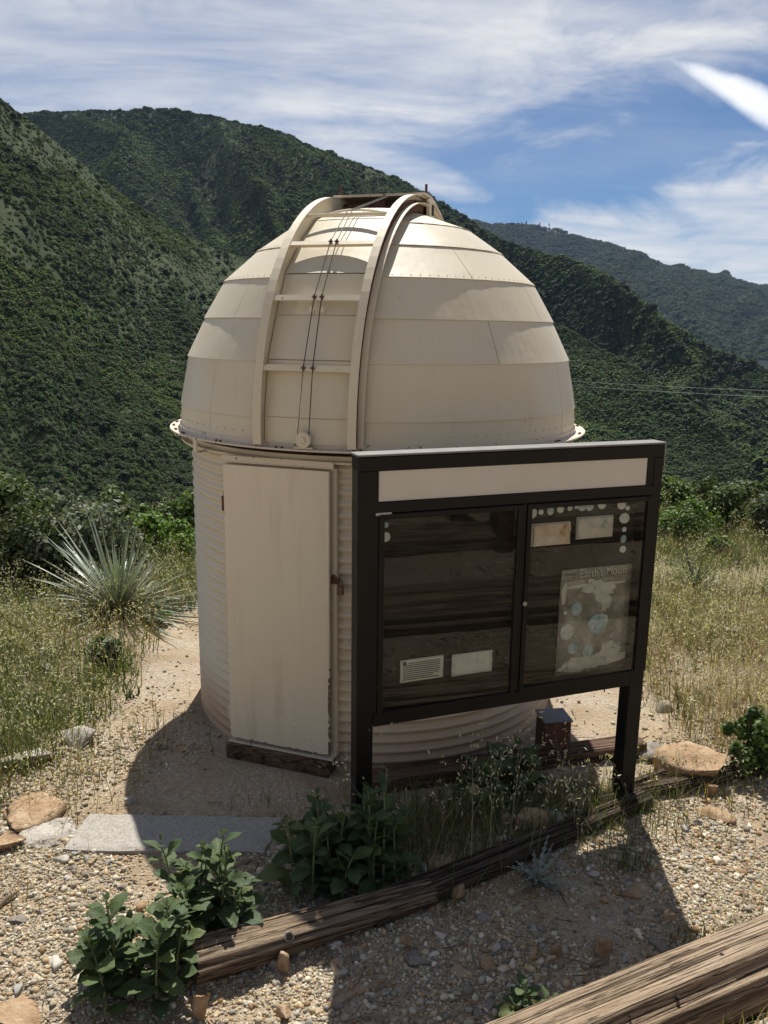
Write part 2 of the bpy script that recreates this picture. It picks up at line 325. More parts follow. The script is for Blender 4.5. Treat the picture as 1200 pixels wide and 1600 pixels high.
def hillmat(name, cols, sc, rock=None):
    m, t, b = newmat(name); v = wpos(t); n = noise(t, v, sc, 9, 0.66); r = ramp(t, [(0.32, cols[0]), (0.5, cols[1]), (0.68, cols[2])]); link(t, n, r.inputs[0]); c = r.outputs[0]
    if rock:
        vv = wpos(t, (1, 1, 0.35)); rn = noise(t, vv, rock[0], 8, 0.7, 0.8); rr = ramp(t, [(rock[1], 0.0), (rock[1]+0.06, 1.0)]); link(t, rn, rr.inputs[0])
        c = mixc(t, c, rock[2], mth(t, 'MULTIPLY', rr.outputs[0], 0.8))
    link(t, c, b.inputs['Base Color']); b.inputs['Roughness'].default_value = 0.95; b.inputs['Specular IOR Level'].default_value = 0.1
    bump(t, b, noise(t, v, sc*4, 8, 0.7), 1.0, 0.6/sc*0.06); return m

# ------------------------------------------------------------------ helpers
def tag(o, label=None, cat=None, group=None, kind=None):
    if label: o['label'] = label
    if cat: o['category'] = cat
    if group: o['group'] = group
    if kind: o['kind'] = kind
    return o
def empty(name, loc=(0, 0, 0), rz=0.0, parent=None):
    o = bpy.data.objects.new(name, None); COL.objects.link(o); o.location = loc; o.rotation_euler = (0, 0, rz); o.parent = parent
    o.empty_display_size = 0.1; return o
def mk(name, V, Fc, mat, parent=None, smooth=False, loc=None, col=None):
    me = bpy.data.meshes.new(name)
    V = np.asarray(V, dtype=np.float32); 
    if isinstance(Fc, np.ndarray):
        k = Fc.shape[1]; me.vertices.add(len(V)); me.vertices.foreach_set('co', V.ravel())
        me.loops.add(Fc.size); me.loops.foreach_set('vertex_index', Fc.astype(np.int32).ravel())
        me.polygons.add(len(Fc)); me.polygons.foreach_set('loop_start', np.arange(0, Fc.size, k, dtype=np.int32))
        me.update(calc_edges=True)
    else:
        me.from_pydata([tuple(map(float, v)) for v in V], [], [tuple(int(i) for i in f) for f in Fc])
    if col is not None:
        a = me.color_attributes.new('Col', 'FLOAT_COLOR', 'POINT'); cc = np.ones((len(V), 4), np.float32); cc[:, :3] = col; a.data.foreach_set('color', cc.ravel())
    if mat: me.materials.append(mat)
    if smooth: me.polygons.foreach_set('use_smooth', np.ones(len(me.polygons), dtype=bool))
    me.validate()
    o = bpy.data.objects.new(name, me); COL.objects.link(o); o.parent = parent
    if loc is not None: o.location = loc
    return o
def clone(o, parent=None, loc=None):
    c = o.copy(); COL.objects.link(c); c.parent = parent
    if loc is not None: c.location = loc
    return c
class MB:                                  # collects shapes of ONE part
    def __init__(s): s.v = []; s.f = []
    def add(s, V, Fc):
        k = len(s.v); s.v += [tuple(map(float, q)) for q in V]; s.f += [tuple(i+k for i in f) for f in Fc]; return s
    def box(s, a, b, bev=0.0, M=None):
        x0, y0, z0 = a; x1, y1, z1 = b
        if bev <= 0:
            V = [(x, y, z) for z in (z0, z1) for y in (y0, y1) for x in (x0, x1)]
            Fc = [(0, 2, 3, 1), (4, 5, 7, 6), (0, 1, 5, 4), (2, 6, 7, 3), (0, 4, 6, 2), (1, 3, 7, 5)]
        else:
            V = []; idx = {}
            for ix, x in enumerate((x0, x1)):
                for iy, y in enumerate((y0, y1)):
                    for iz, z in enumerate((z0, z1)):
                        sx, sy, sz = (1-2*ix)*bev, (1-2*iy)*bev, (1-2*iz)*bev
                        for ax in range(3):
                            q = [x + (sx if ax != 0 else 0), y + (sy if ax != 1 else 0), z + (sz if ax != 2 else 0)]
                            idx[(ix, iy, iz, ax)] = len(V); V.append(q)
            Fc = []
            for s_ in (0, 1):
                Fc.append([idx[(s_, a_, b_, 0)] for a_, b_ in ((0, 0), (1, 0), (1, 1), (0, 1))])
                Fc.append([idx[(a_, s_, b_, 1)] for a_, b_ in ((0, 0), (1, 0), (1, 1), (0, 1))])
                Fc.append([idx[(a_, b_, s_, 2)] for a_, b_ in ((0, 0), (1, 0), (1, 1), (0, 1))])
            for a_ in (0, 1):
                for b_ in (0, 1):
                    Fc.append([idx[(0, a_, b_, 1)], idx[(1, a_, b_, 1)], idx[(1, a_, b_, 2)], idx[(0, a_, b_, 2)]])
                    Fc.append([idx[(a_, 0, b_, 0)], idx[(a_, 1, b_, 0)], idx[(a_, 1, b_, 2)], idx[(a_, 0, b_, 2)]])
                    Fc.append([idx[(a_, b_, 0, 0)], idx[(a_, b_, 1, 0)], idx[(a_, b_, 1, 1)], idx[(a_, b_, 0, 1)]])
            for a_ in (0, 1):
                for b_ in (0, 1):
                    for c_ in (0, 1): Fc.append([idx[(a_, b_, c_, k)] for k in range(3)])
        if M is not None: V = [M(q) for q in V]
        return s.add(V, Fc)
    def tube(s, pts, r, n=8, cap=True):
        pts = [Vector(p) for p in pts]; rs = r if hasattr(r, '__len__') else [r]*len(pts); V = []
        up = Vector((0.13, 0.21, 0.97))
        for i, p in enumerate(pts):
            d = (pts[min(i+1, len(pts)-1)] - pts[max(i-1, 0)]).normalized(); a = d.cross(up)
            if a.length < 1e-3: a = d.cross(Vector((1, 0, 0)))
            a.normalize(); b = d.cross(a)
            for k in range(n):
                t_ = 2*math.pi*k/n; V.append(p + a*(rs[i]*math.cos(t_)) + b*(rs[i]*math.sin(t_)))
        Fc = [(i*n+k, i*n+(k+1) % n, (i+1)*n+(k+1) % n, (i+1)*n+k) for i in range(len(pts)-1) for k in range(n)]
        if cap: Fc += [tuple(range(n))[::-1], tuple((len(pts)-1)*n+k for k in range(n))]
        return s.add(V, Fc)
    def disc(s, c, ax, r, h, n=16):
        c = Vector(c); ax = Vector(ax).normalized(); return s.tube([c, c+ax*h], r, n)
    def build(s, name, mat, parent=None, smooth=False): return mk(name, s.v, s.f, mat, parent, smooth)

def vnoise(x, y, seed=0):
    x = np.asarray(x, float); y = np.asarray(y, float)
    xi = np.floor(x).astype(np.int64); yi = np.floor(y).astype(np.int64); fx = x-xi; fy = y-yi
    fx = fx*fx*(3-2*fx); fy = fy*fy*(3-2*fy)
    def h(a, b):
        n = (a*374761393 + b*668265263 + seed*1442695041) & 0xffffffff
        n = ((n ^ (n >> 13))*1274126177) & 0xffffffff
        return ((n ^ (n >> 16)) & 0xffff)/65535.0
    return (h(xi, yi)*(1-fx)+h(xi+1, yi)*fx)*(1-fy) + (h(xi, yi+1)*(1-fx)+h(xi+1, yi+1)*fx)*fy
def fbm(x, y, o=5, seed=0, g=0.5):
    a, s, tot = 1.0, 0.0, 0.0
    for i in range(o): s = s + a*vnoise(x*2**i, y*2**i, seed+i); tot += a; a *= g
    return s/tot

# ------------------------------------------------------------------ ground
L2A = pz(900, 1628, 0.17)[:2]; L2B = pz(1200, 1500, 0.17)[:2]
_l2 = (L2B-L2A)/np.linalg.norm(L2B-L2A); L2N = np.array([_l2[1], -_l2[0]])
def gz(x, y):
    x = np.asarray(x, float); y = np.asarray(y, float)
    near = np.clip(1-(np.hypot(x, y-5)-9)/8, 0, 1)
    z = (fbm(x*0.9, y*0.9, 4, 3)-0.5)*0.07*near + (fbm(x*4, y*4, 3, 5)-0.5)*0.025*near
    tow = np.clip((np.hypot(x, y-6)-1.35)/0.8, 0, 1); z = z*(0.25+0.75*tow)
    e = 11.0 + 0.10*np.clip(x, -10, 12) + 1.2*(fbm(x*0.25, y*0+2.0, 2, 9)-0.5)
    d = np.maximum(y-e, 0); z = z - np.minimum(0.42*d*np.clip(d/3.0, 0, 1), 75 + 4*fbm(x*0.01, y*0.01, 3, 4))
    dl = np.maximum(-x-9, 0); z = z - np.where(y > 2, np.minimum(0.35*dl*np.clip(dl/3, 0, 1), 70), 0)*np.clip((y-2)/6, 0, 1)
    dr = np.maximum(x-13, 0); z = z - np.where(y > 2, np.minimum(0.30*dr*np.clip(dr/3, 0, 1), 70), 0)*np.clip((y-2)/6, 0, 1)
    z = np.maximum(z, -78)
    sd_ = (x-L2A[0])*L2N[0] + (y-L2A[1])*L2N[1]
    q = np.clip(sd_-0.06, 0, 2.4); z = z + 0.09*np.clip(q/0.12, 0, 1) + 0.36*q + np.clip(sd_-2.5, 0, 40)*0.30
    return z
def axis(lo, hi, step, far, g=1.16):
    c = list(np.arange(lo, hi+1e-6, step)); s = step; a = lo; b = hi; L = []; H = []
    while a > -far: s *= g; a -= s; L.append(a)
    s = step
    while b < far: s *= g; b += s; H.append(b)
    return np.array(L[::-1]+c+H)
gx = axis(-4.2, 4.6, 0.055, 5200); gy = axis(1.4, 9.0, 0.055, 5200)
X, Y = np.meshgrid(gx, gy); V = np.stack([X.ravel(), Y.ravel(), gz(X, Y).ravel()], 1)
def gridfaces(nr, nc):
    i = np.arange(nr-1)[:, None]*nc + np.arange(nc-1)[None]; i = i.ravel(); return np.stack([i, i+1, i+nc+1, i+nc], 1)
GROUND = tag(mk('ground', V, gridfaces(len(gy), len(gx)), M_ground, smooth=True), 'sandy gravel ground around the observatory', None, None, 'structure')

# ------------------------------------------------------------------ hills
M_hN = hillmat('near_hill_soil', ((0.034, 0.048, 0.019), (0.048, 0.063, 0.026), (0.064, 0.074, 0.036)), 0.05)
M_hM = hillmat('mid_hill_soil', ((0.030, 0.043, 0.019), (0.042, 0.056, 0.025), (0.056, 0.066, 0.034)), 0.03, (0.02, 0.66, (0.16, 0.14, 0.11)))
M_hF = hillmat('far_hill_soil', ((0.010, 0.015, 0.015), (0.016, 0.022, 0.019), (0.025, 0.030, 0.026)), 0.010, (0.012, 0.58, (0.085, 0.080, 0.082)))
def hill(name, crest, dist, footd, footz, mat, nu, nt_, seed, spur, label, back=0.5, lump=0.0, conv=1.15):
    cx = np.array([c[0] for c in crest], float); cy = np.array([c[1] for c in crest], float); dd = np.interp(cx, [d[0] for d in dist], [d[1] for d in dist])
    u = np.linspace(cx[0], cx[-1], nu); yy = np.interp(u, cx, cy); ds = np.interp(u, [d[0] for d in dist], [d[1] for d in dist])
    k = np.hanning(max(3, nu//40)|1); k /= k.sum(); pad = len(k)//2
    yy = np.convolve(np.pad(yy, pad, 'edge'), k, 'valid')
    C = np.array([pd(a, b, c) for a, b, c in zip(u, yy, ds)])
    fr = np.interp(u, [d[0] for d in footd], [d[1] for d in footd])
    Fp = np.array([pd(a, 600, c) for a, c in zip(u, fr)]); Fp[:, 2] = footz
    tt = np.concatenate([-np.linspace(back, 0, max(6, nt_//8), endpoint=False), np.linspace(0, 1.0, nt_)])
    T, I = np.meshgrid(tt, np.arange(nu), indexing='ij'); Tc = np.clip(T, 0, 1)
    P = C[I] + (Fp[I]-C[I])*T[..., None]
    Hh = C[I, 2]-footz; prof = 1-(1-(1-Tc)**conv)
    P[..., 2] = footz + Hh*prof; P[..., 2] -= np.clip(-T, 0, 9)**1.15*Hh*1.3
    su = np.cumsum(np.r_[0, np.linalg.norm(np.diff(C[:, :2], axis=0), axis=1)]); S = su[I]; wl = spur[0]
    warp = (fbm(S/wl*0.8, T*2.2, 3, seed+20)-0.5)*1.6
    r1 = 1-np.abs(2*fbm(S/wl+warp+T*spur[2], T*0.5, 2, seed)-1); r2 = 1-np.abs(2*fbm(S/wl*2.6+warp*2+T*spur[2], T*1.4, 3, seed+5)-1)
    env = np.clip(Tc*5, 0.06, 1)*np.clip((1.25-Tc)*2, 0.2, 1)
    P[..., 2] += ((r1-0.72)*1.0+(r2-0.7)*0.38)*spur[1]*env
    if lump: P[..., 2] += (fbm(P[..., 0]/lump, P[..., 1]/lump, 4, seed+40)-0.5)*lump*0.5
    nr = len(tt); o = mk(name, P.reshape(-1, 3), gridfaces(nr, nu), mat, smooth=True)
    tag(o, label, None, None, 'structure'); return P, tt
PN, tN = hill('near_hillside', [(-420, -110), (-150, 60), (0, 158), (30, 178), (100, 232), (160, 285), (230, 338), (300, 375), (380, 402), (450, 440), (560, 520), (700, 610), (860, 690), (1000, 742), (1300, 800)],
     [(-420, 250), (0, 330), (385, 430), (700, 350), (1300, 250)], [(-420, 80), (0, 95), (400, 120), (700, 130), (1300, 140)], -62, M_hN, 420, 200, 3, (95, 22, 0.35), 'dense green chaparral hillside dropping behind the dome', lump=6)
PM, tM = hill('middle_ridge', [(-300, 215), (40, 176), (150, 172), (270, 169), (340, 184), (410, 200), (480, 228), (560, 257), (620, 281), (700, 325), (780, 365), (860, 400), (945, 428), (1000, 470), (1060, 515), (1120, 545), (1170, 562), (1200, 583), (1330, 655)],
     [(-300, 1000), (270, 900), (500, 760), (700, 640), (950, 500), (1330, 420)], [(-300, 560), (270, 430), (500, 320), (700, 250), (950, 215), (1330, 200)], -72, M_hM, 560, 210, 8, (150, 80, -0.8), 'long green ridge with spurs running down to the valley', lump=10)
PF, tF = hill('far_mountain', [(600, 330), (700, 343), (770, 351), (830, 352), (880, 364), (930, 383), (980, 395), (1010, 410), (1050, 421), (1085, 427), (1120, 433), (1200, 447), (1300, 470), (1500, 520)],
     [(600, 2300), (1500, 2500)], [(600, 1150), (1500, 1000)], -70, M_hF, 420, 160, 15, (300, 120, -0.5), 'far rocky blue-green mountain ridge', lump=30, conv=1.0)

PS, tS = hill('spur_ridge', [(640, 400), (760, 450), (880, 512), (960, 556), (1040, 604), (1120, 668), (1200, 745), (1300, 830)],
     [(640, 480), (880, 400), (1300, 240)], [(640, 260), (880, 210), (1300, 160)], -74, M_hM, 260, 120, 33, (90, 26, -0.6), 'nearer green spur running down beneath the long ridge', lump=7)
# ------------------------------------------------------------------ leaf clumps
def leafcloud(n, rx, ry, rz, size, col, rng, shell=0.55, var=0.35, lobes=7, aspect=1.7, upb=0.4, nj=0.7):
    """n leaf quads spread through several lobes of a crown; returns V, F, C"""
    cen = rng.normal(size=(lobes, 3)); cen /= np.linalg.norm(cen, axis=1)[:, None]; cen *= rng.uniform(0.25, 0.62 if lobes < 8 else (0.82 if lobes < 24 else 1.02), (lobes, 1)); cen[:, 2] = np.abs(cen[:, 2])*0.9
    lr = rng.uniform(0.32 if lobes < 8 else (0.20 if lobes < 24 else 0.12), 0.55 if lobes < 8 else (0.46 if lobes < 24 else 0.30), lobes); li = rng.integers(0, lobes, n)
    d = rng.normal(size=(n, 3)); d /= np.linalg.norm(d, axis=1)[:, None]; rr = lr[li]*(shell+(1-shell)*rng.random(n))**0.6*rng.uniform(0.75, 1.15, n)
    p = cen[li] + d*rr[:, None]; p[:, 2] += 0.35; p = p*np.array([rx, ry, rz]); p[:, 2] = np.maximum(p[:, 2], 0.02*rz)
    nrm = d + rng.normal(size=(n, 3))*nj + np.array([0, 0, upb]); nrm /= np.linalg.norm(nrm, axis=1)[:, None]
    t1 = np.cross(nrm, rng.normal(size=(n, 3))); t1 /= np.linalg.norm(t1, axis=1)[:, None]; t2 = np.cross(nrm, t1)
    s = size*rng.uniform(0.6, 1.35, n)[:, None]
    V = np.stack([p-t1*s*aspect*0.5, p+t2*s*0.5+nrm*s*0.12, p+t1*s*aspect*0.5, p-t2*s*0.5+nrm*s*0.12], 1).reshape(-1, 3)
    lobec = rng.uniform(0.8, 1.2, lobes)
    c = np.array(col)[None]*(lobec[li]*rng.uniform(1-var, 1+var, n))[:, None]; c = c*(1+rng.normal(size=(n, 3))*0.06)
    return V, np.arange(4*n).reshape(-1, 4), np.repeat(np.clip(c, 0.005, 1), 4, axis=0)

def proto_collection(name, specs, rng):
    c = bpy.data.collections.new(name)
    for k, (n, rx, ry, rz, size, colr) in enumerate(specs):
        V_, F_, C_ = leafcloud(n, rx, ry, rz, size, colr, rng, var=0.25, upb=1.3, nj=0.45)
        o = mk(name+'_shape', V_, F_, M_chap, col=C_); COL.objects.unlink(o); c.objects.link(o)
    return c
def scatter(name, pts, scl, coll, nshapes, rng, label):
    me = bpy.data.meshes.new(name); me.vertices.add(len(pts)); me.vertices.foreach_set('co', np.asarray(pts, np.float32).ravel())
    for nm, ty, dat in (('sc', 'FLOAT', scl.astype(np.float32)), ('rz', 'FLOAT', rng.uniform(0, 6.28, len(pts)).astype(np.float32)), ('pick', 'INT', rng.integers(0, nshapes, len(pts)).astype(np.int32))):
        a = me.attributes.new(nm, ty, 'POINT'); a.data.foreach_set('value', dat)
    o = bpy.data.objects.new(name, me); COL.objects.link(o)
    g = bpy.data.node_groups.new(name+'_nodes', 'GeometryNodeTree'); g.interface.new_socket('Geometry', in_out='INPUT', socket_type='NodeSocketGeometry'); g.interface.new_socket('Geometry', in_out='OUTPUT', socket_type='NodeSocketGeometry')
    gi = g.nodes.new('NodeGroupInput'); go = g.nodes.new('NodeGroupOutput'); ip = g.nodes.new('GeometryNodeInstanceOnPoints'); ci = g.nodes.new('GeometryNodeCollectionInfo')
    ci.inputs[0].default_value = coll; ci.inputs['Separate Children'].default_value = True; ci.inputs['Reset Children'].default_value = True; ip.inputs['Pick Instance'].default_value = True
    def at(nm, ty):
        n = g.nodes.new('GeometryNodeInputNamedAttribute'); n.data_type = ty; n.inputs[0].default_value = nm; return n.outputs[0]
    cx = g.nodes.new('ShaderNodeCombineXYZ'); L = g.links.new
    L(at('rz', 'FLOAT'), cx.inputs[2]); L(gi.outputs[0], ip.inputs['Points']); L(ci.outputs[0], ip.inputs['Instance']); L(at('pick', 'INT'), ip.inputs['Instance Index']); L(cx.outputs[0], ip.inputs['Rotation']); L(at('sc', 'FLOAT'), ip.inputs['Scale']); L(ip.outputs[0], go.inputs[0])
    md = o.modifiers.new('scatter', 'NODES'); md.node_group = g
    tag(o, label, None, None, 'stuff'); return o
def on_hill(P, tt, n, tlo, thi, rng, dens=None):
    nr, nu = P.shape[:2]; i = np.searchsorted(tt, rng.uniform(tlo, thi, n)).clip(0, nr-2); j = rng.integers(0, nu-1, n); a, b = rng.random(n)[:, None], rng.random(n)[:, None]
    q = (P[i, j]*(1-a)+P[i+1, j]*a)*(1-b) + (P[i, j+1]*(1-a)+P[i+1, j+1]*a)*b
    return q
rg = np.random.default_rng(5)
CH = [(0.054, 0.094, 0.024), (0.042, 0.074, 0.023), (0.074, 0.112, 0.028), (0.038, 0.062, 0.022), (0.064, 0.082, 0.032), (0.052, 0.104, 0.026), (0.068, 0.082, 0.040)]
c_near = proto_collection('chaparral_shrub', [(170, 1.0, 1.0, 0.85, 0.20, c) for c in CH], rg)
c_oak = proto_collection('scrub_oak', [(120, 1.0, 1.0, 1.0, 0.26, c) for c in ((0.022, 0.036, 0.016), (0.030, 0.046, 0.018), (0.038, 0.052, 0.024))], rg)
c_mid = proto_collection('ridge_shrub', [(46, 1.0, 1.0, 0.9, 0.40, c) for c in CH[:6]], rg)
def thin(q, wl, seed, cut, rng):          # leaves grassy gaps between the shrubs
    f = fbm(q[:, 0]/wl, q[:, 1]/wl, 4, seed); return q[rng.random(len(q)) < np.clip((f-cut)*6+0.6, 0.32, 1)]
def sizes(q, lo, hi, wl, rng):
    f = fbm(q[:, 0]/wl, q[:, 1]/wl, 4, 77); return (lo+(hi-lo)*np.clip((f-0.3)*2.4, 0, 1))*rng.uniform(0.6, 1.35, len(q))
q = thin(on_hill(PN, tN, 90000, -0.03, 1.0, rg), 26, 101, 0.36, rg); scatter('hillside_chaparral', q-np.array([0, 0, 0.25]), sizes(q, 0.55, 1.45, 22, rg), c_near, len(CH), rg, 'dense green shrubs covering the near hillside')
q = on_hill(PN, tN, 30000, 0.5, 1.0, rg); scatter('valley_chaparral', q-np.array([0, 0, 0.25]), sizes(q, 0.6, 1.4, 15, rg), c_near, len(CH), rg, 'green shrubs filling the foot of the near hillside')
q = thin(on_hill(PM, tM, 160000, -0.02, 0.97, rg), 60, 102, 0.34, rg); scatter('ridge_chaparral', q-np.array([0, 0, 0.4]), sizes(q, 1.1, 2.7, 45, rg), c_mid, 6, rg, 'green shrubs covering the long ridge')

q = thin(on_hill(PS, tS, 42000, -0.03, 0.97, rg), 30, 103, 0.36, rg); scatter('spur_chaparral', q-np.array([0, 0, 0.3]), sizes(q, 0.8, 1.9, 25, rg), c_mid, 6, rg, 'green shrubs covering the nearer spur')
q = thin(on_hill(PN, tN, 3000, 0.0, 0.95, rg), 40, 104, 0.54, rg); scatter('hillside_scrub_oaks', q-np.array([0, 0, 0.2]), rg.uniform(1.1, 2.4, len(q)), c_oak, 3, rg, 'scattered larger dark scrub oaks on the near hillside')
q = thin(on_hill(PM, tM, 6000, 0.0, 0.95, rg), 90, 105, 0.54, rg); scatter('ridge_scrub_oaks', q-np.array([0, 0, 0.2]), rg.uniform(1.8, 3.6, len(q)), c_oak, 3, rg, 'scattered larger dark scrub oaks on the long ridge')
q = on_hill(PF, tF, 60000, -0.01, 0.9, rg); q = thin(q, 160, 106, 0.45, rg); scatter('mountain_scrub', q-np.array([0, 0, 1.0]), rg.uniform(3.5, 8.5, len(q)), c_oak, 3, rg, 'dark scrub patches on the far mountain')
# a few wind-thinned pines on the far summit
def pine(px_, py_, h, seed):
    r_ = np.random.default_rng(seed); dist = np.interp(px_, [600, 1500], [2300, 2500]); b = pd(px_, py_, dist); b[2] -= 4
    o = empty('pine_tree', tuple(b)); m = MB(); m.tube([(0, 0, 0), (0.3, 0, h*0.6), (0, 0.2, h)], [0.9, 0.6, 0.12], 6); m.build('trunk', M_twig, o)
    n = 160; t_ = r_.uniform(0.25, 1, n); rad = (1-t_)*h*0.23*r_.uniform(0.4, 1, n)+0.3; an = r_.uniform(0, 6.28, n)
    p = np.stack([rad*np.cos(an), rad*np.sin(an), t_*h], 1); s = h*0.05; a = r_.normal(size=(n, 3))*s; b2 = r_.normal(size=(n, 3))*s
    mk('crown', np.stack([p-a, p+b2, p+a, p-b2], 1).reshape(-1, 3), np.arange(4*n).reshape(-1, 4), M_chap, o, col=np.tile((0.035, 0.05, 0.028), (4*n, 1)))
    return tag(o, 'tiny pine tree standing on the far mountain summit', 'tree', 'pines on the far summit')
for k, (a, h) in enumerate([(801, 8), (815, 12), (822, 15), (831, 8), (843, 11), (858, 9)]): pine(a, 352, h, k)

# ------------------------------------------------------------------ overhead wires
for k, (y0, y1, y2, nm) in enumerate([(566, 574, 602, 'upper thin overhead wire crossing the valley in front of the ridge'), (570, 580, 614, 'lower thin overhead wire crossing the valley in front of the ridge')]):
    A = pd(560, y0, 190); B = pd(1420, y2+14, 120); m = MB(); pts = []
    for i in range(25):
        t_ = i/24; P_ = A*(1-t_)+B*t_; P_[2] -= 4*1.2*t_*(1-t_); pts.append(tuple(P_))
    m.tube(pts, 0.022, 5); tag(m.build('overhead_wire', M_lidgrey), nm, 'wire')

# ------------------------------------------------------------------ observatory
OB = empty('observatory', (0, 6, 0)); tag(OB, 'small cream observatory with riveted metal dome on corrugated round wall', 'observatory')
# corrugated wall
nz, na = 236, 120; zs = np.linspace(-0.06, 1.955, nz); an = np.linspace(0, 2*math.pi, na, endpoint=False)
rr = 1.315 + 0.012*np.cos(zs/0.068*2*math.pi)
V = np.stack([np.outer(rr, np.sin(an)), -np.outer(rr, np.cos(an)), np.outer(zs, np.ones(na))], 2).reshape(-1, 3)
i = (np.arange(nz-1)[:, None]*na + np.arange(na)[None]); j = (np.arange(nz-1)[:, None]*na + (np.arange(na)[None]+1) % na)
WALL = mk('wall', V, np.stack([i.ravel(), j.ravel(), (j+na).ravel(), (i+na).ravel()], 1), M_wall, OB, smooth=True)
def lathe(prof, n, a0=0.0, a1=2*math.pi, closed=True):
    k = len(prof); full = abs(a1-a0-2*math.pi) < 1e-6; m = n if full else n+1; V = []
    for q_ in range(m):
        a = a0+(a1-a0)*q_/n
        for r_, z_ in prof: V.append((r_*math.sin(a), -r_*math.cos(a), z_))
    Fc = []
    for q_ in range(n):
        b = (q_+1) % m
        for e in range(k if closed else k-1): Fc.append((q_*k+e, b*k+e, b*k+(e+1) % k, q_*k+(e+1) % k))
    if closed and not full: Fc += [tuple(range(k)), tuple((m-1)*k+e for e in range(k))[::-1]]
    return V, Fc
def fillet_ring(name, prof, mat, parent, n=120): V_, F_ = lathe(prof, n); return mk(name, V_, F_, mat, parent)
TR = fillet_ring('wall_top_ring', [(1.30, 1.945), (1.392, 1.945), (1.392, 1.957), (1.35, 1.962), (1.35, 1.985), (1.30, 1.985)], M_trim, OB)
fillet_ring('roller_track', [(1.29, 1.955), (1.33, 1.955), (1.33, 2.02), (1.29, 2.02)], M_dark, TR)
DOME = None
# dome: added inner shell blocks light through the cracks and parents the sheets
PROF = [(1.388, 2.036), (1.380, 2.20), (1.320, 2.517), (1.201, 2.764), (1.066, 2.999), (0.844, 3.196), (0.621, 3.349), (0.33, 3.452), (0.0, 3.485)]
V_, F_ = lathe([(max(r_-0.012, 0.001), z_-0.010) for r_, z_ in PROF], 96, closed=False); DOME = mk('dome', V_, F_, M_dark, OB)
SEAMS = [[-48, 58, 148, -137], [-48, 58, 148, -137], [32, 112, -168, -84], [58, 140, -130, -47], [31, 115, -160, -80], [58.5, 150, -120, -38], [26, 150, -95]]
RG2 = np.random.default_rng(3)
for row in range(7):
    (r0, z0), (r1, z1) = PROF[row], PROF[row+1]; sm = sorted(SEAMS[row]); nr_ = np.array([z1-z0, r0-r1]); nr_ /= np.hypot(*nr_)
    for k in range(len(sm)):
        a0 = R(sm[k]); a1 = R(sm[(k+1) % len(sm)]); 
        if a1 <= a0: a1 += 2*math.pi
        off = 0.0015*(row % 2) + RG2.uniform(0, 0.0022); g = 0.0018/max(r0, r1)
        n = max(6, int(abs(a1-a0)/R(3.0))); V_ = []; Fc = []
        lap = 0.012                                    # upper sheets lap over the lower ones
        nd = np.array([r0-r1, z0-z1]); nd /= np.hypot(*nd)
        nv = 4
        for q_ in range(n+1):
            a = a0+g+(a1-a0-2*g)*q_/n
            for e in range(nv+1):
                t_ = e/nv; rB = r0+nd[0]*lap*(row > 0); zB = z0+nd[1]*lap*(row > 0)
                wv = 0.0006*math.sin(a*37+row)*(1-t_)**3*(row > 2) + 0.0025*(fbm(np.array([a*3.0+row*7]), np.array([t_*1.5+row*3]), 2, 31)[0]-0.5)
                lift = (0.004+off)*(1-t_) + off*t_ + wv
                rad = rB+(r1-rB)*t_ + nr_[0]*lift; zz_ = zB+(z1-zB)*t_ + nr_[1]*lift
                V_.append((rad*math.sin(a), -rad*math.cos(a), zz_))
        w_ = nv+1; base = len(V_)
        V_ += [(x*(1-0.003/max(0.2, math.hypot(x, y))*nr_[0]), y*(1-0.003/max(0.2, math.hypot(x, y))*nr_[0]), z_-0.003*nr_[1]) for x, y, z_ in V_]
        for q_ in range(n):
            for e in range(nv):
                A = q_*w_+e; Fc.append((A, A+w_, A+w_+1, A+1)); Fc.append((base+A, base+A+1, base+A+w_+1, base+A+w_))
        for q_ in range(n):
            A = q_*w_; Fc.append((A, base+A, base+A+w_, A+w_)); A += nv; Fc.append((A, A+w_, base+A+w_, base+A))
        for e in range(nv):
            Fc.append((e, e+1, base+e+1, base+e)); A = n*w_+e; Fc.append((A, base+A, base+A+1, A+1))
        mk('dome_panel', V_, Fc, M_panel, DOME)
        # rivets: one row along the lower lap, joined (each a pixel or less)
    if row in (0, 4, 5):
        m = MB(); nriv = 120 if row else 110
        for q_ in range(nriv):
            a = 2*math.pi*(q_+0.3)/nriv; rv = r0+(r1-r0)*0.03+nr_[0]*0.006; zv = z0+(z1-z0)*0.03+nr_[1]*0.006
            if row == 0: rv, zv = r0+0.004, z0+0.07
            c_ = Vector((rv*math.sin(a), -rv*math.cos(a), zv)); ax = Vector((nr_[0]*math.sin(a), -nr_[0]*math.cos(a), nr_[1])); m.tube([c_-ax*0.004, c_+ax*0.0022], 0.0036, 5)
        o = m.build('rivet_row', M_trim, DOME); tag(o, kind='stuff')
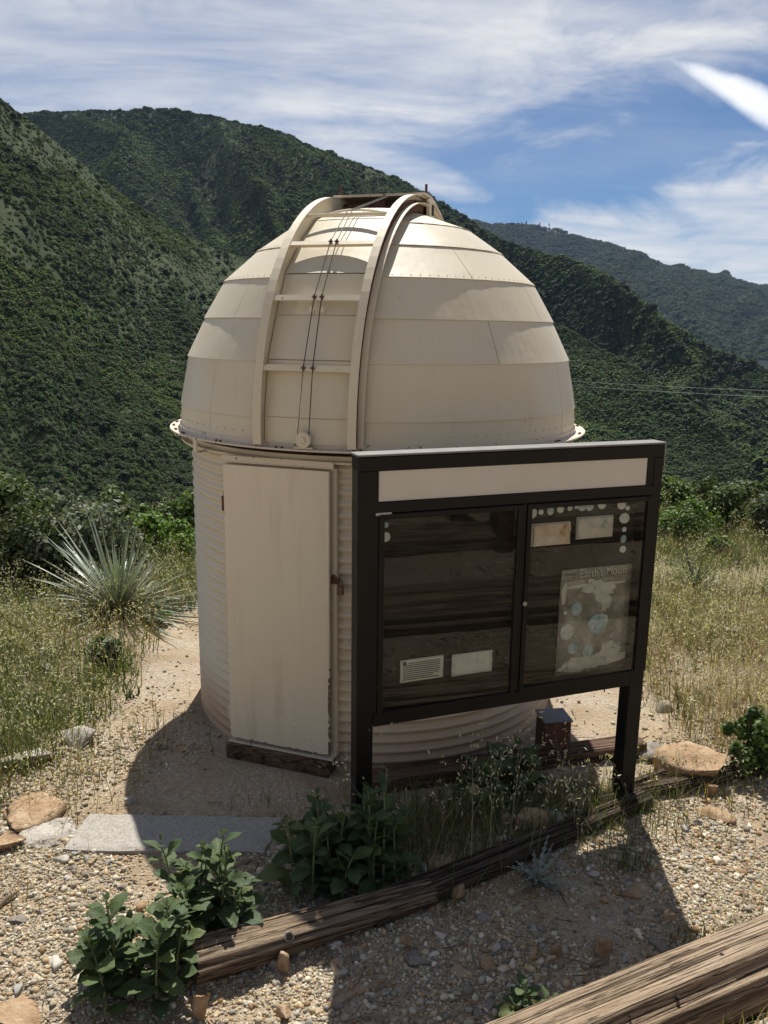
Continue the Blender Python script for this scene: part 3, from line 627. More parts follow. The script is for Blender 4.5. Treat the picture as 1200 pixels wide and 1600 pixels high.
# rim flange, bolts, hanging brackets
RIM = fillet_ring('dome_rim', [(1.36, 2.022), (1.466, 2.022), (1.466, 2.031), (1.40, 2.033), (1.398, 2.060), (1.36, 2.060)], M_rim, OB)
m0 = None
for k in range(22):
    a = R(-97 + k*18.5)
    for d_ in (-0.013, 0.013):
        m = MB(); c_ = Vector((1.44*math.sin(a+d_), -1.44*math.cos(a+d_), 2.030))
        if m0 is None:
            m.tube([(0, 0, 0), (0, 0, 0.010)], 0.009, 6); m0 = m.build('bolt', M_rust, RIM); m0.location = c_
        else: clone(m0, RIM, c_)
for a, h in ((-88, 0.085), (-50.5, 0.075), (92, 0.085), (150, 0.08), (-150, 0.08)):
    a = R(a); m = MB(); t_ = Vector((math.cos(a), math.sin(a), 0)); n_ = Vector((math.sin(a), -math.cos(a), 0))
    def MM(q, n_=n_, t_=t_): v_ = n_*q[1]+t_*q[0]; return (v_.x, v_.y, q[2])
    m.box((-0.022, 1.455, 2.020-h), (0.022, 1.463, 2.021), M=MM); m.box((-0.022, 1.385, 2.014-h), (0.022, 1.463, 2.020-h-0.0005), M=MM); m.build('hanging_bracket', M_rim, RIM)
# ---- shutter
PHI = R(-17); DS = Vector((math.sin(PHI), -math.cos(PHI), 0)); ET = Vector((math.cos(PHI), math.sin(PHI), 0))
def st(s, t, z): v_ = DS*s + ET*t; return (v_.x, v_.y, z)
for row in range(7):
    (r0, z0), (r1, z1) = PROF[row], PROF[row+1]; V_ = []; Fc = []; n = 10; nv = 3
    for q_ in range(n+1):
        t_ = -0.262+0.524*q_/n
        for e in range(nv+1):
            f_ = e/nv; rad = r0+(r1-r0)*f_; zz_ = z0+(z1-z0)*f_ + (0.02 if row == 0 and e == 0 else 0); s_ = math.sqrt(max(rad*rad-t_*t_, 0.001)); k_ = 0.016+0.003*(1-f_)
            V_.append(st(s_+k_*(z1-z0)/math.hypot(z1-z0, r1-r0), t_, zz_+k_*(r0-r1)/math.hypot(z1-z0, r1-r0)))
    for q_ in range(n):
        for e in range(nv): A = q_*(nv+1)+e; Fc.append((A, A+nv+1, A+nv+2, A+1))
    mk('shutter_panel', V_, Fc, M_panel, DOME)
def ribR(th): return 1.432+0.098*math.sin(th)**1.3 if th <= math.pi/2 else 1.432+0.098*abs(math.sin(th))**1.3
def rib_path(th, inset=0.0): r_ = ribR(th)-inset; return r_*math.cos(th), 2.045+r_*math.sin(th)
def strip(name, t0, t1, i0, i1, mat, parent, th0=0.0, th1=math.pi, n=56):
    V_ = []; Fc = []
    for q_ in range(n+1):
        th = th0+(th1-th0)*q_/n
        for t_, ins in ((t0, i0), (t1, i0), (t1, i1), (t0, i1)): s_, z_ = rib_path(th, ins); V_.append(st(s_, t_, z_))
    for q_ in range(n):
        for e in range(4): Fc.append((q_*4+e, (q_+1)*4+e, (q_+1)*4+(e+1) % 4, q_*4+(e+1) % 4))
    Fc += [(0, 1, 2, 3), (n*4+3, n*4+2, n*4+1, n*4)]
    return mk(name, V_, Fc, mat, parent)
for sg in (-1, 1):
    def tt_(a, b): return (min(sg*a, sg*b), max(sg*a, sg*b))
    a, b = tt_(0.268, 0.276); rib = strip('shutter_rib', a, b, 0.004, 0.105, M_trim, DOME)
    a, b = tt_(0.262, 0.312); strip('rib_flange', a, b, -0.002, 0.004, M_trim, DOME)
    a, b = tt_(0.290, 0.298); strip('guide_rail', a, b, 0.030, 0.105, M_rust, DOME)
    a, b = tt_(0.303, 0.340); strip('rib_base_angle', a, b, 0.050, 0.056, M_trim, DOME, 0.0, math.pi)
for th in (17.5, 34.0, 50.0):
    th = R(th); s_, z_ = rib_path(th, 0.004); nx, nzv = math.cos(th), math.sin(th); m = MB()
    def MM(q): return st(s_+nx*q[1]-nzv*q[2], q[0], z_+nzv*q[1]+nx*q[2])
    m.box((-0.266, -0.006, -0.018), (0.266, 0.0, 0.018), M=MM); m.box((-0.266, -0.040, 0.012), (0.266, -0.0065, 0.018), M=MM); cb = m.build('shutter_crossbar', M_trim, DOME)
th = R(63); s_, z_ = rib_path(th, 0.014); m = MB(); m.tube([st(s_, -0.27, z_), st(s_, 0.27, z_)], 0.012, 8); m.build('crossbar_rod', M_trim, DOME)
th = R(68); s_, z_ = rib_path(th, 0.03); m = MB(); m.tube([st(s_-0.10*abs(q_/6)**2, 0.262*q_/6, z_-0.03*(q_/6)**2) for q_ in range(-6, 7)], 0.008, 6); m.build('arch_rod', M_trim, DOME)
for t0 in (-0.035, 0.04):
    pts = [st(1.445, t0*0.9, 2.10)]
    for th, tq in ((17.5, t0*0.75), (34, t0*0.6), (50, t0*0.5), (63, t0*0.4)):
        s_, z_ = rib_path(R(th), -0.006); pts.append(st(s_, tq+0.012, z_))
    s_, z_ = rib_path(R(88), -0.012); pts.append(st(s_, 0.06+t0*0.3, z_-0.01)); m = MB(); m.tube(pts, 0.0030, 6); m.build('cable', M_cable, DOME)
    for th, tq in ((17.5, t0*0.75), (34, t0*0.6), (50, t0*0.5)):
        s_, z_ = rib_path(R(th), -0.004); p_ = Vector(st(s_, tq+0.012, z_)); m = MB(); m.tube([p_-ET*0.013, p_+ET*0.011], 0.006, 6); m.tube([p_-Vector((0, 0, 0.016)), p_+Vector((0, 0, 0.014))], 0.005, 6); m.build('cable_guide', M_rust, DOME)
m = MB(); c_ = Vector(st(1.418, 0.005, 2.085)); m.disc(c_, DS, 0.045, 0.040, 18); pl = m.build('pulley', M_trim, DOME)
m = MB(); m.disc(c_+DS*0.0405, DS, 0.016, 0.010, 10); m.box((-0.05, 1.40, 2.034), (0.06, 1.452, 2.044), M=lambda q: st(q[1], q[0], q[2])); m.build('pulley_bracket', M_trim, DOME)
for k, (tq, zq) in enumerate(((0.035, 2.80), (-0.03, 2.80))):
    m = MB(); s_ = 1.205; m.disc(Vector(st(s_, tq, zq)), DS, 0.017, 0.022, 12); m.build('cable_clip', M_trim, DOME)
# hatch lid over the top of the ribs, plank beneath, pins and end plates
V_ = []; n = 14
for q_ in range(n+1):
    th = R(88+q_*42/n); s_, z_ = rib_path(th, -0.022-0.03*math.sin(math.pi*min(1, q_/5))*0.3); s2, z2 = rib_path(th, -0.006)
    for t_ in (-0.325, 0.325): V_ += [st(s_, t_, z_), st(s2, t_, z2)]
Fc = []
for q_ in range(n):
    A = q_*4; B = A+4; Fc += [(A, A+2, B+2, B), (A+1, B+1, B+3, A+3), (A, B, B+1, A+1), (A+2, A+3, B+3, B+2)]
Fc += [(0, 1, 3, 2), (n*4, n*4+2, n*4+3, n*4+1)]
LID = mk('hatch_lid', V_, Fc, M_rim, DOME)
m = MB(); m.box((-0.26, -0.04, 3.498), (0.26, 0.02, 3.540), M=lambda q: st(q[1], q[0], q[2])); m.build('hatch_plank', M_sill, DOME)
m = MB(); m.box((-0.02, -0.10, 3.490), (0.06, 0.03, 3.545), M=lambda q: st(q[1]+0.06, q[0], q[2])); m.build('cable_block', M_rust, DOME)
for tq in (-0.30, 0.315):
    m = MB(); p_ = Vector(st(-0.03, tq, 3.585)); m.tube([p_, p_+Vector((0, 0, 0.075))], 0.010, 6); m.build('pin', M_rust, DOME)
m = MB(); m.box((0.317, -0.16, 3.435), (0.345, -0.03, 3.562), bev=0.004, M=lambda q: st(q[1], q[0], q[2])); ep = m.build('end_plate', M_trim, DOME)
m = MB(); m.box((0.3455, -0.125, 3.465), (0.350, -0.075, 3.535), M=lambda q: st(q[1], q[0], q[2])); m.build('plate_slot', M_dark, DOME)
for q_ in (0.05, 0.14, 0.19):
    m = MB(); s_, z_ = rib_path(math.acos(min(1, q_/1.5)), 0.045); m.disc(Vector(st(s_, 0.3005, z_)), ET, 0.012, 0.010, 8); m.build('bolt', M_rust, DOME)

# ---- door, casing, sill (door plane worked out from its two foot corners)
dl = pz(362, 1150, 0.13)[:2]-np.array([0, 6]); dr = pz(517, 1180, 0.13)[:2]-np.array([0, 6])
du = (dr-dl); DW = float(np.linalg.norm(du)); du /= DW; dn = np.array([du[1], -du[0]])      # dn towards the viewer
def dM(q): return (dl[0]+du[0]*q[0]+dn[0]*q[1], dl[1]+du[1]*q[0]+dn[1]*q[1], q[2])
DZ0, DZ1 = 0.135, 1.905
CAS = MB(); CAS.box((0.003, -0.30, DZ0-0.02), (DW+0.028, -0.024, DZ1+0.012), bev=0.004, M=dM); CASE = CAS.build('door_casing', M_trim, OB)
m = MB(); m.box((DW+0.029, -0.30, 0.02), (DW+0.075, -0.086, DZ1+0.03), M=dM); fl = m.build('casing_flange', M_trim, OB)
m = MB()
for k in range(26):
    zc_ = 0.08+k*0.071; p_ = Vector(dM((DW+0.060, -0.086, zc_))); m.tube([p_, p_+Vector((dn[0], dn[1], 0))*0.006], 0.0065, 6)
tag(m.build('flange_rivets', M_trim, OB), kind='stuff')
DO = empty('door', (float(dl[0]), float(dl[1]), 0), math.atan2(du[1], du[0]), OB)
m = MB(); m.box((0.006, -0.022, DZ0), (DW, 0.004, DZ1), bev=0.003); DLEAF = m.build('door_leaf', M_door, DO)
m = MB(); m.box((-0.012, -0.03, DZ1+0.016), (DW+0.03, 0.022, DZ1+0.022)); m.box((0.0, -0.03, DZ1+0.023), (DW+0.03, -0.016, DZ1+0.055)); m.build('drip_cap', M_rim, DO)
for zh in (1.66, 0.98, 0.30):
    m = MB(); m.tube([(-0.002, 0.008, zh-0.07), (-0.002, 0.008, zh+0.07)], 0.010, 8); m.box((-0.018, -0.006, zh-0.045), (-0.0045, 0.010, zh+0.045)); m.build('hinge', M_rust if zh > 1 else M_trim, DO)
m = MB(); m.box((DW-0.032, 0.0045, 1.165), (DW-0.010, 0.0065, 1.33), bev=0.0008); m.build('worn_patch', M_alu, DO)
m = MB(); m.box((DW-0.012, 0.007, 1.232), (DW+0.056, 0.014, 1.276), bev=0.002); m.tube([(DW+0.012, 0.018, 1.24), (DW+0.012, 0.018, 1.285)], 0.008, 6); m.build('hasp', M_rust, DO)
m = MB(); m.box((DW+0.036, 0.010, 1.165), (DW+0.074, 0.028, 1.222), bev=0.004); m.tube([(DW+0.044, 0.019, 1.222), (DW+0.044, 0.019, 1.248), (DW+0.055, 0.019, 1.258), (DW+0.066, 0.019, 1.248), (DW+0.066, 0.019, 1.222)], 0.0045, 6); m.build('padlock', M_padlock, DO)
m = MB(); m.box((DW-0.060, 0.0045, 0.905), (DW-0.035, 0.0075, 1.005), bev=0.001); m.disc((DW-0.047, 0.0076, 0.985), (0, 1, 0), 0.007, 0.004, 8); m.disc((DW-0.047, 0.0076, 0.935), (0, 1, 0), 0.006, 0.004, 8); m.build('lock_plate', M_trim, DO)
for k, (a, b) in enumerate(((DW-0.047, 0.915), (DW-0.05, 1.06), (DW-0.09, 1.065))): 
    m = MB(); m.disc((a, 0.0048, b), (0, 1, 0), 0.005, 0.0035, 7); m.build('screw_hole', M_rust, DO)
m = MB(); m.box((-0.015, -0.40, -0.06), (DW+0.005, 0.055, 0.105), bev=0.008, M=dM); m.build('sill', M_sill, OB)
m = MB(); m.box((-0.006, -0.10, 0.107), (DW+0.02, 0.030, 0.118), M=dM); m.build('threshold', M_rim, OB)

# ------------------------------------------------------------------ notice board
BL = pd(560, 712, 3.77); BR = pd(1040, 692, 4.36); be = (BR-BL)[:2]; BW = float(np.linalg.norm(be)); be /= BW
BO = empty('notice_board', (float(BL[0]), float(BL[1]), 0), math.atan2(be[1], be[0])); tag(BO, 'black framed glazed notice board on two posts in front of the observatory', 'notice board')
TOPZ, BOTZ = 2.128, 0.752         # local x along the board, -y towards the viewer
def bbox(name, a, b, mat, bev=0.004, parent=BO): m = MB(); m.box(a, b, bev); return m.build(name, mat, parent)
for a, b in ((0.0, 0.088), (BW-0.100, BW-0.004)): bbox('post', (a, 0.006, -0.25), (b, 0.096, TOPZ-0.012), M_black)
bbox('top_cap', (-0.006, -0.008, TOPZ-0.006), (BW+0.004, 0.104, TOPZ+0.004), M_capgrey, 0.002)
bbox('top_rail', (0.0, 0.0, 2.050), (BW, 0.100, TOPZ-0.008), M_black)
bbox('header_rail', (0.0, 0.001, 1.846), (BW, 0.099, 1.902), M_black)
bbox('header_panel', (0.104, 0.010, 1.9025), (1.668, 0.05, 2.0495), M_head, 0.001)
bbox('frame_stile', (0.0, 0.002, BOTZ+0.076), (0.103, 0.005, 2.049), M_black, 0.0005)
bbox('frame_stile', (1.669, 0.002, BOTZ+0.076), (BW, 0.098, 2.049), M_black, 0.002)
bbox('frame_stile', (0.880, 0.002, BOTZ+0.076), (0.905, 0.098, 1.845), M_black, 0.002)
bbox('bottom_rail', (0.089, 0.001, BOTZ), (1.623, 0.099, BOTZ+0.075), M_black)
bbox('backboard', (0.106, 0.075, BOTZ+0.078), (1.668, 0.090, 1.844), M_back, 0.001)
bbox('side_bracket', (BW+0.001, 0.045, 1.985), (BW+0.040, 0.075, 2.115), M_black, 0.003)
bbox('bracket_edge', (BW+0.0405, 0.047, 1.985), (BW+0.046, 0.073, 2.115), M_alu, 0.001)
for a, b, z0, z1 in ((0.107, 0.878, 0.803, 1.843), (0.907, 1.666, 0.820, 1.843)):
    D_ = empty('display_door', ((a+b)/2, 0, (z0+z1)/2), 0, BO); hx, hz = (b-a)/2, (z1-z0)/2; f_ = 0.026
    for nm, p0, p1 in (('door_stile', (-hx, -0.006, -hz), (-hx+f_, 0.012, hz)), ('door_stile', (hx-f_, -0.006, -hz), (hx, 0.012, hz)), ('door_rail', (-hx+f_+0.0005, -0.006, -hz), (hx-f_-0.0005, 0.012, -hz+f_)), ('door_rail', (-hx+f_+0.0005, -0.006, hz-f_), (hx-f_-0.0005, 0.012, hz))): bbox(nm, p0, p1, M_black, 0.002, D_)
    m = MB(); m.box((-hx+f_-0.004, 0.002, -hz+f_-0.004), (hx-f_+0.004, 0.006, hz-f_+0.004)); m.build('glass_pane', M_glass, D_)
m = MB(); m.disc((0.912, -0.0065, 1.318), (0, -1, 0), 0.012, 0.006, 14); m.build('lock', M_alu, BO)
bbox('hinge_tag', (0.088, -0.004, 1.838), (0.168, 0.0015, 1.852), M_alu, 0.001)
bbox('hook', (1.475, 0.03, BOTZ-0.03), (1.481, 0.036, BOTZ-0.001), M_black, 0.001)
bm_ = BO.matrix_basis
def bworld(u, yv, z): return (float(BL[0]+be[0]*u-be[1]*yv), float(BL[1]+be[1]*u+be[0]*yv), z)
def sheet(name, u0, u1, z0, z1, mat, label, cat, group=None, curl=0.004, yv=0.070, tilt=0.0, n=7):
    o = empty(name, bworld((u0+u1)/2, yv, (z0+z1)/2), math.atan2(be[1], be[0]));  hx, hz = (u1-u0)/2, (z1-z0)/2; V_ = []; Fc = []; r_ = random.Random(int(u0*1000))
    for j in range(n+1):
        for i_ in range(n+1):
            a, b = i_/n*2-1, j/n*2-1; V_.append((a*hx + tilt*b*hz + (r_.uniform(-1, 1)*0.0015 if abs(a) == 1 else 0), -0.001-curl*(abs(a)**4*0.7+0.3*abs(b)**6)*r_.uniform(0.4, 1), b*hz-tilt*a*hx))
    for j in range(n):
        for i_ in range(n): A = j*(n+1)+i_; Fc.append((A, A+1, A+n+2, A+n+1))
    bs = mk('sheet', V_, Fc, mat, o, smooth=True); s_ = bs.modifiers.new('thickness', 'SOLIDIFY'); s_.thickness = 0.0008; s_.offset = 1
    tag(o, label, cat, group); return o
def text(body, size, mat, parent, x, z, y=-0.004, name='lettering', sx=1.0, bold=0.0):
    c = bpy.data.curves.new(name, 'FONT'); c.body = body; c.size = size; c.extrude = 0.0003; c.offset = bold
    t_ = bpy.data.objects.new(name, c); COL.objects.link(t_); dg = bpy.context.evaluated_depsgraph_get(); me = bpy.data.meshes.new_from_object(t_.evaluated_get(dg)); COL.objects.unlink(t_); bpy.data.objects.remove(t_)
    me.materials.clear(); me.materials.append(mat); o = bpy.data.objects.new(name, me); COL.objects.link(o); o.parent = parent; o.location = (x, y, z); o.rotation_euler = (R(90), 0, 0); o.scale = (sx, 1, 1); return o
p1 = sheet('information_sheet', 0.253, 0.493, 0.938, 1.060, M_paper, 'typed paper sheet with lines of small print low in the left glass case', 'paper')
r_ = random.Random(4)
for k in range(9):
    z_ = 0.040-k*0.0108; m = MB(); m.box((-0.104+ (0.03 if k == 0 else 0), -0.0058, z_-0.0021), (0.104-r_.uniform(0, 0.05 if k % 4 == 3 else 0.012), -0.0055, z_+0.0021)); m.build('print_line', M_ink, p1)
m = MB(); m.box((-0.106, -0.0058, 0.034), (-0.086, -0.0055, 0.052)); m.build('print_emblem', M_ink, p1)
sheet('information_sheet', 0.540, 0.776, 0.934, 1.053, M_paper2, 'bleached blank paper sheet beside the typed one in the left glass case', 'paper', curl=0.008)
c1 = sheet('card', 0.982, 1.204, 1.600, 1.716, M_brown, 'brown stained card curling on its mount in the right glass case', 'paper', curl=0.012, yv=0.062)
m = MB(); m.box((-0.125, 0.004, -0.060), (0.114, 0.010, 0.062)); m.build('card_mount', M_paper2, c1)
c2 = sheet('card', 1.252, 1.472, 1.619, 1.734, M_bluec, 'pale card with blue blotches pinned near the top of the right case', 'paper', curl=0.008, yv=0.064)
m = MB(); m.box((-0.114, 0.003, -0.060), (0.112, 0.008, 0.061)); m.build('card_mount', M_paper2, c2)
PO = sheet('poster', 1.170, 1.628, 0.846, 1.452, M_poster, 'faded moon poster with pale title strip in the right glass case', 'poster', curl=0.003, yv=0.068)
def pbox(nm, x0, x1, z0, z1, mat, y=-0.0048): m = MB(); m.box((x0, y, z0), (x1, y+0.0006, z1)); return m.build(nm, mat, PO)
pbox('title_strip', -0.224, 0.196, 0.236, 0.298, M_strip)
text('Earth\'s Moon', 0.070, M_ink, PO, -0.116, 0.247, -0.0058, 'lettering', 0.80, 0.0022); text('Earth\'s Moon', 0.070, M_inkpale, PO, -0.1155, 0.2505, -0.0068, 'lettering', 0.80, -0.0004)
text('Phases', 0.026, M_ink, PO, -0.205, 0.270, -0.0058, 'lettering', 0.9); text('of', 0.026, M_ink, PO, -0.160, 0.247, -0.0058, 'lettering', 0.9)
def blotch(nm, cx_, cz_, rx_, rz_, mat, seed, y=-0.0052, jag=0.35, n=40):
    r_ = np.random.default_rng(seed); V_ = [(cx_, y, cz_)]; ph = r_.uniform(0, 6.28, 6)
    for k in range(n):
        a = 2*math.pi*k/n; f_ = 1+jag*sum(math.sin((j+2)*a*(1+(j > 2))+ph[j])/(j+1.6) for j in range(6))*0.5; V_.append((cx_+rx_*f_*math.cos(a), y, cz_+rz_*f_*math.sin(a)))
    return mk(nm, V_, [(0, 1+k, 1+(k+1) % n) for k in range(n)], mat, PO)
blotch('bleached_patch', 0.02, 0.175, 0.10, 0.055, M_posterpale, 1, jag=0.9); blotch('bleached_patch', -0.02, 0.205, 0.17, 0.010, M_posterpale, 2, -0.0054, 0.6); blotch('bleached_patch', 0.06, 0.12, 0.035, 0.07, M_posterpale, 6, -0.0056, 0.9)
blotch('bleached_patch', 0.0, -0.245, 0.205, 0.045, M_posterpale, 3, jag=0.5); blotch('bleached_patch', 0.10, -0.20, 0.09, 0.05, M_posterpale, 4, -0.0054, 0.8); blotch('bleached_patch', -0.205, 0.17, 0.018, 0.05, M_posterpale, 5, jag=0.6)
for k, (a, b, c_, mt) in enumerate(((-0.120, 0.075, 0.038, M_teal), (-0.172, -0.050, 0.044, M_paleblue), (-0.130, -0.150, 0.034, M_teal), (-0.030, -0.175, 0.036, M_teal), (-0.190, 0.062, 0.011, M_paleblue), (0.025, -0.02, 0.062, M_teal), (0.145, 0.10, 0.040, M_poster))): blotch('moon_disc', a, b, c_*0.95, c_, mt, 20+k, -0.0062, 0.05 if k != 5 else 0.3)
discs = [(0.965, 1.782, 0.030, 0), (1.022, 1.783, 0.014, 1), (1.078, 1.784, 0.021, 2), (1.138, 1.790, 0.019, 1), (1.195, 1.793, 0.015, 3), (1.235, 1.795, 0.010, 1), (1.270, 1.797, 0.024, 2), (1.318, 1.795, 0.025, 2), (1.395, 1.797, 0.022, 1), (1.52, 1.792, 0.027, 0),
         (1.56, 1.770, 0.012, 1), (1.545, 1.715, 0.029, 1), (1.548, 1.652, 0.014, 1), (1.548, 1.598, 0.022, 2), (1.55, 1.540, 0.019, 1), (0.163, 1.775, 0.013, 2), (0.163, 1.715, 0.024, 1)]
for k, (u_, z_, r_, c_) in enumerate(discs):
    where = 'at the left edge of the left glass case' if u_ < 0.5 else ('along the top edge of the right glass case' if z_ > 1.76 else 'down the right edge of the right glass case')
    lk = ['large pale', 'small pale' if r_ < 0.02 else 'pale', 'blue', 'grey'][c_]
    m = MB(); m.disc((0, 0, 0), (0, -1, 0), r_, 0.0015, 20); o = m.build('paper_moon', [M_paleblue, M_paleblue, M_teal, M_posterpale][c_]); o.location = bworld(u_, 0.060+0.001*(k % 3), z_); o.rotation_euler = (0, 0, math.atan2(be[1], be[0])+R(random.uniform(-14, 14))); tag(o, lk+' round paper moon '+where, 'paper moon', 'paper moons in the glass case')

# ------------------------------------------------------------------ slab, box, sleeper, logs
def gzf(x, y): return float(gz(np.array([x]), np.array([y]))[0])
TL, TRr, BRr, BLl = [pz(*q_, 0.035)[:2] for q_ in ((140, 1270), (442, 1276), (412, 1330), (97, 1326))]
n = 14; V_ = []; Fc = []
for lay, z_ in ((0, 0.036), (1, -0.06)):
    for j in range(n+1):
        for i_ in range(n+1):
            a, b = i_/n, j/n; q_ = (TL*(1-a)+TRr*a)*(1-b)+(BLl*(1-a)+BRr*a)*b
            ed = (i_ in (0, n)) or (j in (0, n)); q_ = q_+(np.array([random.uniform(-1, 1), random.uniform(-1, 1)])*0.006 if ed else 0)
            V_.append((q_[0], q_[1], z_ - (0.007 if ed and lay == 0 else 0)+random.uniform(-1, 1)*0.001))
w_ = n+1; k_ = w_*w_
for j in range(n):
    for i_ in range(n): A = j*w_+i_; Fc.append((A, A+w_, A+w_+1, A+1))
edge = [i_ for i_ in range(w_)] + [j*w_+n for j in range(1, w_)] + [n*w_+i_ for i_ in range(n-1, -1, -1)] + [j*w_ for j in range(n-1, 0, -1)]
for a, b in zip(edge, edge[1:]+edge[:1]): Fc.append((a, b, b+k_, a+k_))
tag(mk('paving_slab', V_, Fc, M_slab, smooth=False), 'flat grey concrete slab lying in the gravel before the door', 'slab')

rb = pz(848, 1196, 0.0); RB = empty('junction_box', (float(rb[0]), float(rb[1]), 0), R(8)); tag(RB, 'rusty red-brown metal utility box with grey lid behind the notice board', 'utility box')
m = MB(); m.box((0, 0, -0.05), (0.175, 0.17, 0.288), 0.006); m.build('box_body', M_redbox, RB)
m = MB(); m.box((-0.008, -0.008, 0.289), (0.183, 0.178, 0.303), 0.004); m.build('box_lid', M_lidgrey, RB)
m = MB(); m.tube([(0.198, 0.08, -0.05), (0.198, 0.08, 0.09), (0.198, 0.08, 0.12)], [0.018, 0.018, 0.020], 10); m.tube([(0.17, 0.08, 0.105), (0.20, 0.08, 0.105)], 0.012, 8); m.build('conduit', M_lidgrey, RB)

def log_(name, A, B, r0, r1, mat, label, seed, squash=0.9, n=22, nl=70, crack=0.012, parts=()):
    """a weathered log between two ground points; local x runs along it"""
    A = np.array(A, float); B = np.array(B, float); Lh = np.linalg.norm(B-A); rz = math.atan2(B[1]-A[1], B[0]-A[0]); ry = -math.asin((B[2]-A[2])/Lh)
    root = empty(name, tuple(A)); root.rotation_euler = (0, ry, rz)
    r_ = np.random.default_rng(seed); xs = np.linspace(0, Lh, nl); an = np.linspace(0, 2*math.pi, n*4, endpoint=False); XX, AA = np.meshgrid(xs, an, indexing='ij')
    rad = (r0+(r1-r0)*XX/Lh)*(1+0.05*(fbm(XX*1.3, AA*0+3, 3, seed)-0.5)*2)
    ca, sa = np.cos(AA), np.sin(AA)
    g1 = fbm(ca*3.2+XX*0.10+9, sa*3.2+XX*0.07+5, 4, seed+1)
    fiss = np.abs(fbm(ca*5.5+XX*0.16+30, sa*5.5-XX*0.13+17, 3, seed+2)-0.5); fiss = np.clip(1-fiss*18, 0, 1)
    rad = rad + (g1-0.5)*0.045*r0/0.1 - fiss*crack*2.4 + (fbm(ca*14+XX*0.8, sa*14+XX*0.5, 3, seed+3)-0.5)*0.010
    P = np.stack([XX + (r_.normal(size=XX.shape)*0.004)*((XX == 0) | (XX == Lh)), rad*ca, rad*sa*squash], 2).reshape(-1, 3)
    na_ = len(an); i_ = (np.arange(nl-1)[:, None]*na_ + np.arange(na_)[None]).ravel(); j_ = (np.arange(nl-1)[:, None]*na_ + (np.arange(na_)[None]+1) % na_).ravel()
    mk('trunk', P, np.stack([i_, j_, j_+na_, i_+na_], 1), mat, root, smooth=True)
    for xe, k0 in ((0, 0), (Lh, (nl-1)*na_)):
        ring = P[k0:k0+na_]; V_ = list(ring); c_ = ring.mean(0); V2 = [c_+(q-c_)*0.5+np.array([(0.014 if xe == 0 else -0.014)*r_.random(), 0, 0]) for q in ring]; V_ = V_+V2+[c_+np.array([0.02 if xe == 0 else -0.02, 0, 0])]
        Fc = []
        for k in range(na_):
            k2 = (k+1) % na_; f1 = (k, k2, na_+k2, na_+k); f2 = (na_+k, na_+k2, 2*na_); Fc += [f1, f2] if xe else [f1[::-1], f2[::-1]]
        mk('end_grain', V_, Fc, M_logend, root)
    tag(root, label, 'log'); return root
def gp(x, y, dz, z0=0.0): p_ = pz(x, y, z0); return (p_[0], p_[1], gzf(p_[0], p_[1])+dz)
# border log in three pieces, tower side of the gravel
la = pz(300, 1497, 0.10); lb = pz(640, 1388, 0.09); lc = pz(1010, 1243, 0.05); ld = pz(1290, 1175, 0.03)
LOG1 = log_('border_log', (la[0], la[1], 0.085), (lb[0]+0.10, lb[1]+0.05, 0.030), 0.106, 0.072, M_log, 'thick weathered log with a bolt hole beside the broad-leaved plants', 21)
log_('border_log', (lb[0]-0.20, lb[1]-0.115, 0.040), (lc[0], lc[1], 0.03), 0.080, 0.058, M_logdark, 'long dark split log lying before the notice board posts', 22, 0.8)
log_('border_log', (lc[0]-0.30, lc[1]-0.03, 0.03), (ld[0], ld[1], 0.03), 0.052, 0.050, M_logdark, 'thin splintered grey log half sunk in gravel beside the pale rock', 23, 0.75)
lx = pz(965, 1230, 0.05); ly = pz(1010, 1213, 0.05)
log_('log_splinter', (lx[0], lx[1], 0.05), (ly[0]+0.12, ly[1]+0.03, 0.07), 0.026, 0.018, M_logdark, 'loose dark splinter lying against the thin split log', 24, 0.7, 8, 16, 0.004)
bn = Vector((0, -0.84, 0.54)); bc = Vector((0.40, 0, 0))
m = MB(); m.tube([bc+bn*0.085, bc+bn*0.108], 0.021, 14); hb = m.build('bolt_washer', M_greyrock, LOG1)
m = MB(); m.tube([bc+bn*0.104, bc+bn*0.1092], 0.0155, 12); m.build('bolt_hole', M_dark, LOG1)
l2d = _l2; P0 = L2A-l2d*2.7; P1 = L2B+l2d*5.5
LOG2 = log_('retaining_log', (P0[0], P0[1], 0.15), (P1[0], P1[1], 0.17), 0.165, 0.140, M_log2, 'big bleached brown log holding back the gravel bank', 25, 0.95, 26, 260, 0.008)
def knot(px_, py_, rr_):
    for zt in np.linspace(0.34, 0.05, 120):                 # walk down the sight line to the log's skin
        p_ = pz(px_, py_, zt); xl = float((p_[:2]-P0)@l2d); yl = float((p_[:2]-P0)@np.array([-l2d[1], l2d[0]])); zl = zt-0.16
        if math.hypot(yl, zl/0.95) < 0.150: break
    k_ = Vector((0, yl, zl)).normalized(); c_ = Vector((xl, yl, zl)); m = MB(); m.tube([c_-k_*0.03, c_+k_*0.003], [rr_, rr_*0.7], 7); m.build('knot', M_dark, LOG2)
for a in ((1128, 1491, 0.013), (1060, 1556, 0.011), (1158, 1503, 0.006), (1086, 1494, 0.006), (985, 1585, 0.007)): knot(*a)
# sleeper between wall foot and notice board
sa_ = pz(560, 1222, 0.09); sb_ = pz(1010, 1160, 0.09); dv = (sb_-sa_)[:2]; Ls = np.linalg.norm(dv); SLP = empty('timber_sleeper', (float(sa_[0]), float(sa_[1]), 0), math.atan2(dv[1], dv[0])); m = MB(); m.box((0, -0.02, -0.05), (float(Ls), 0.13, 0.095), 0.01); m.build('timber', M_sill, SLP); tag(SLP, 'dark timber sleeper on the ground between wall and notice board', 'timber')
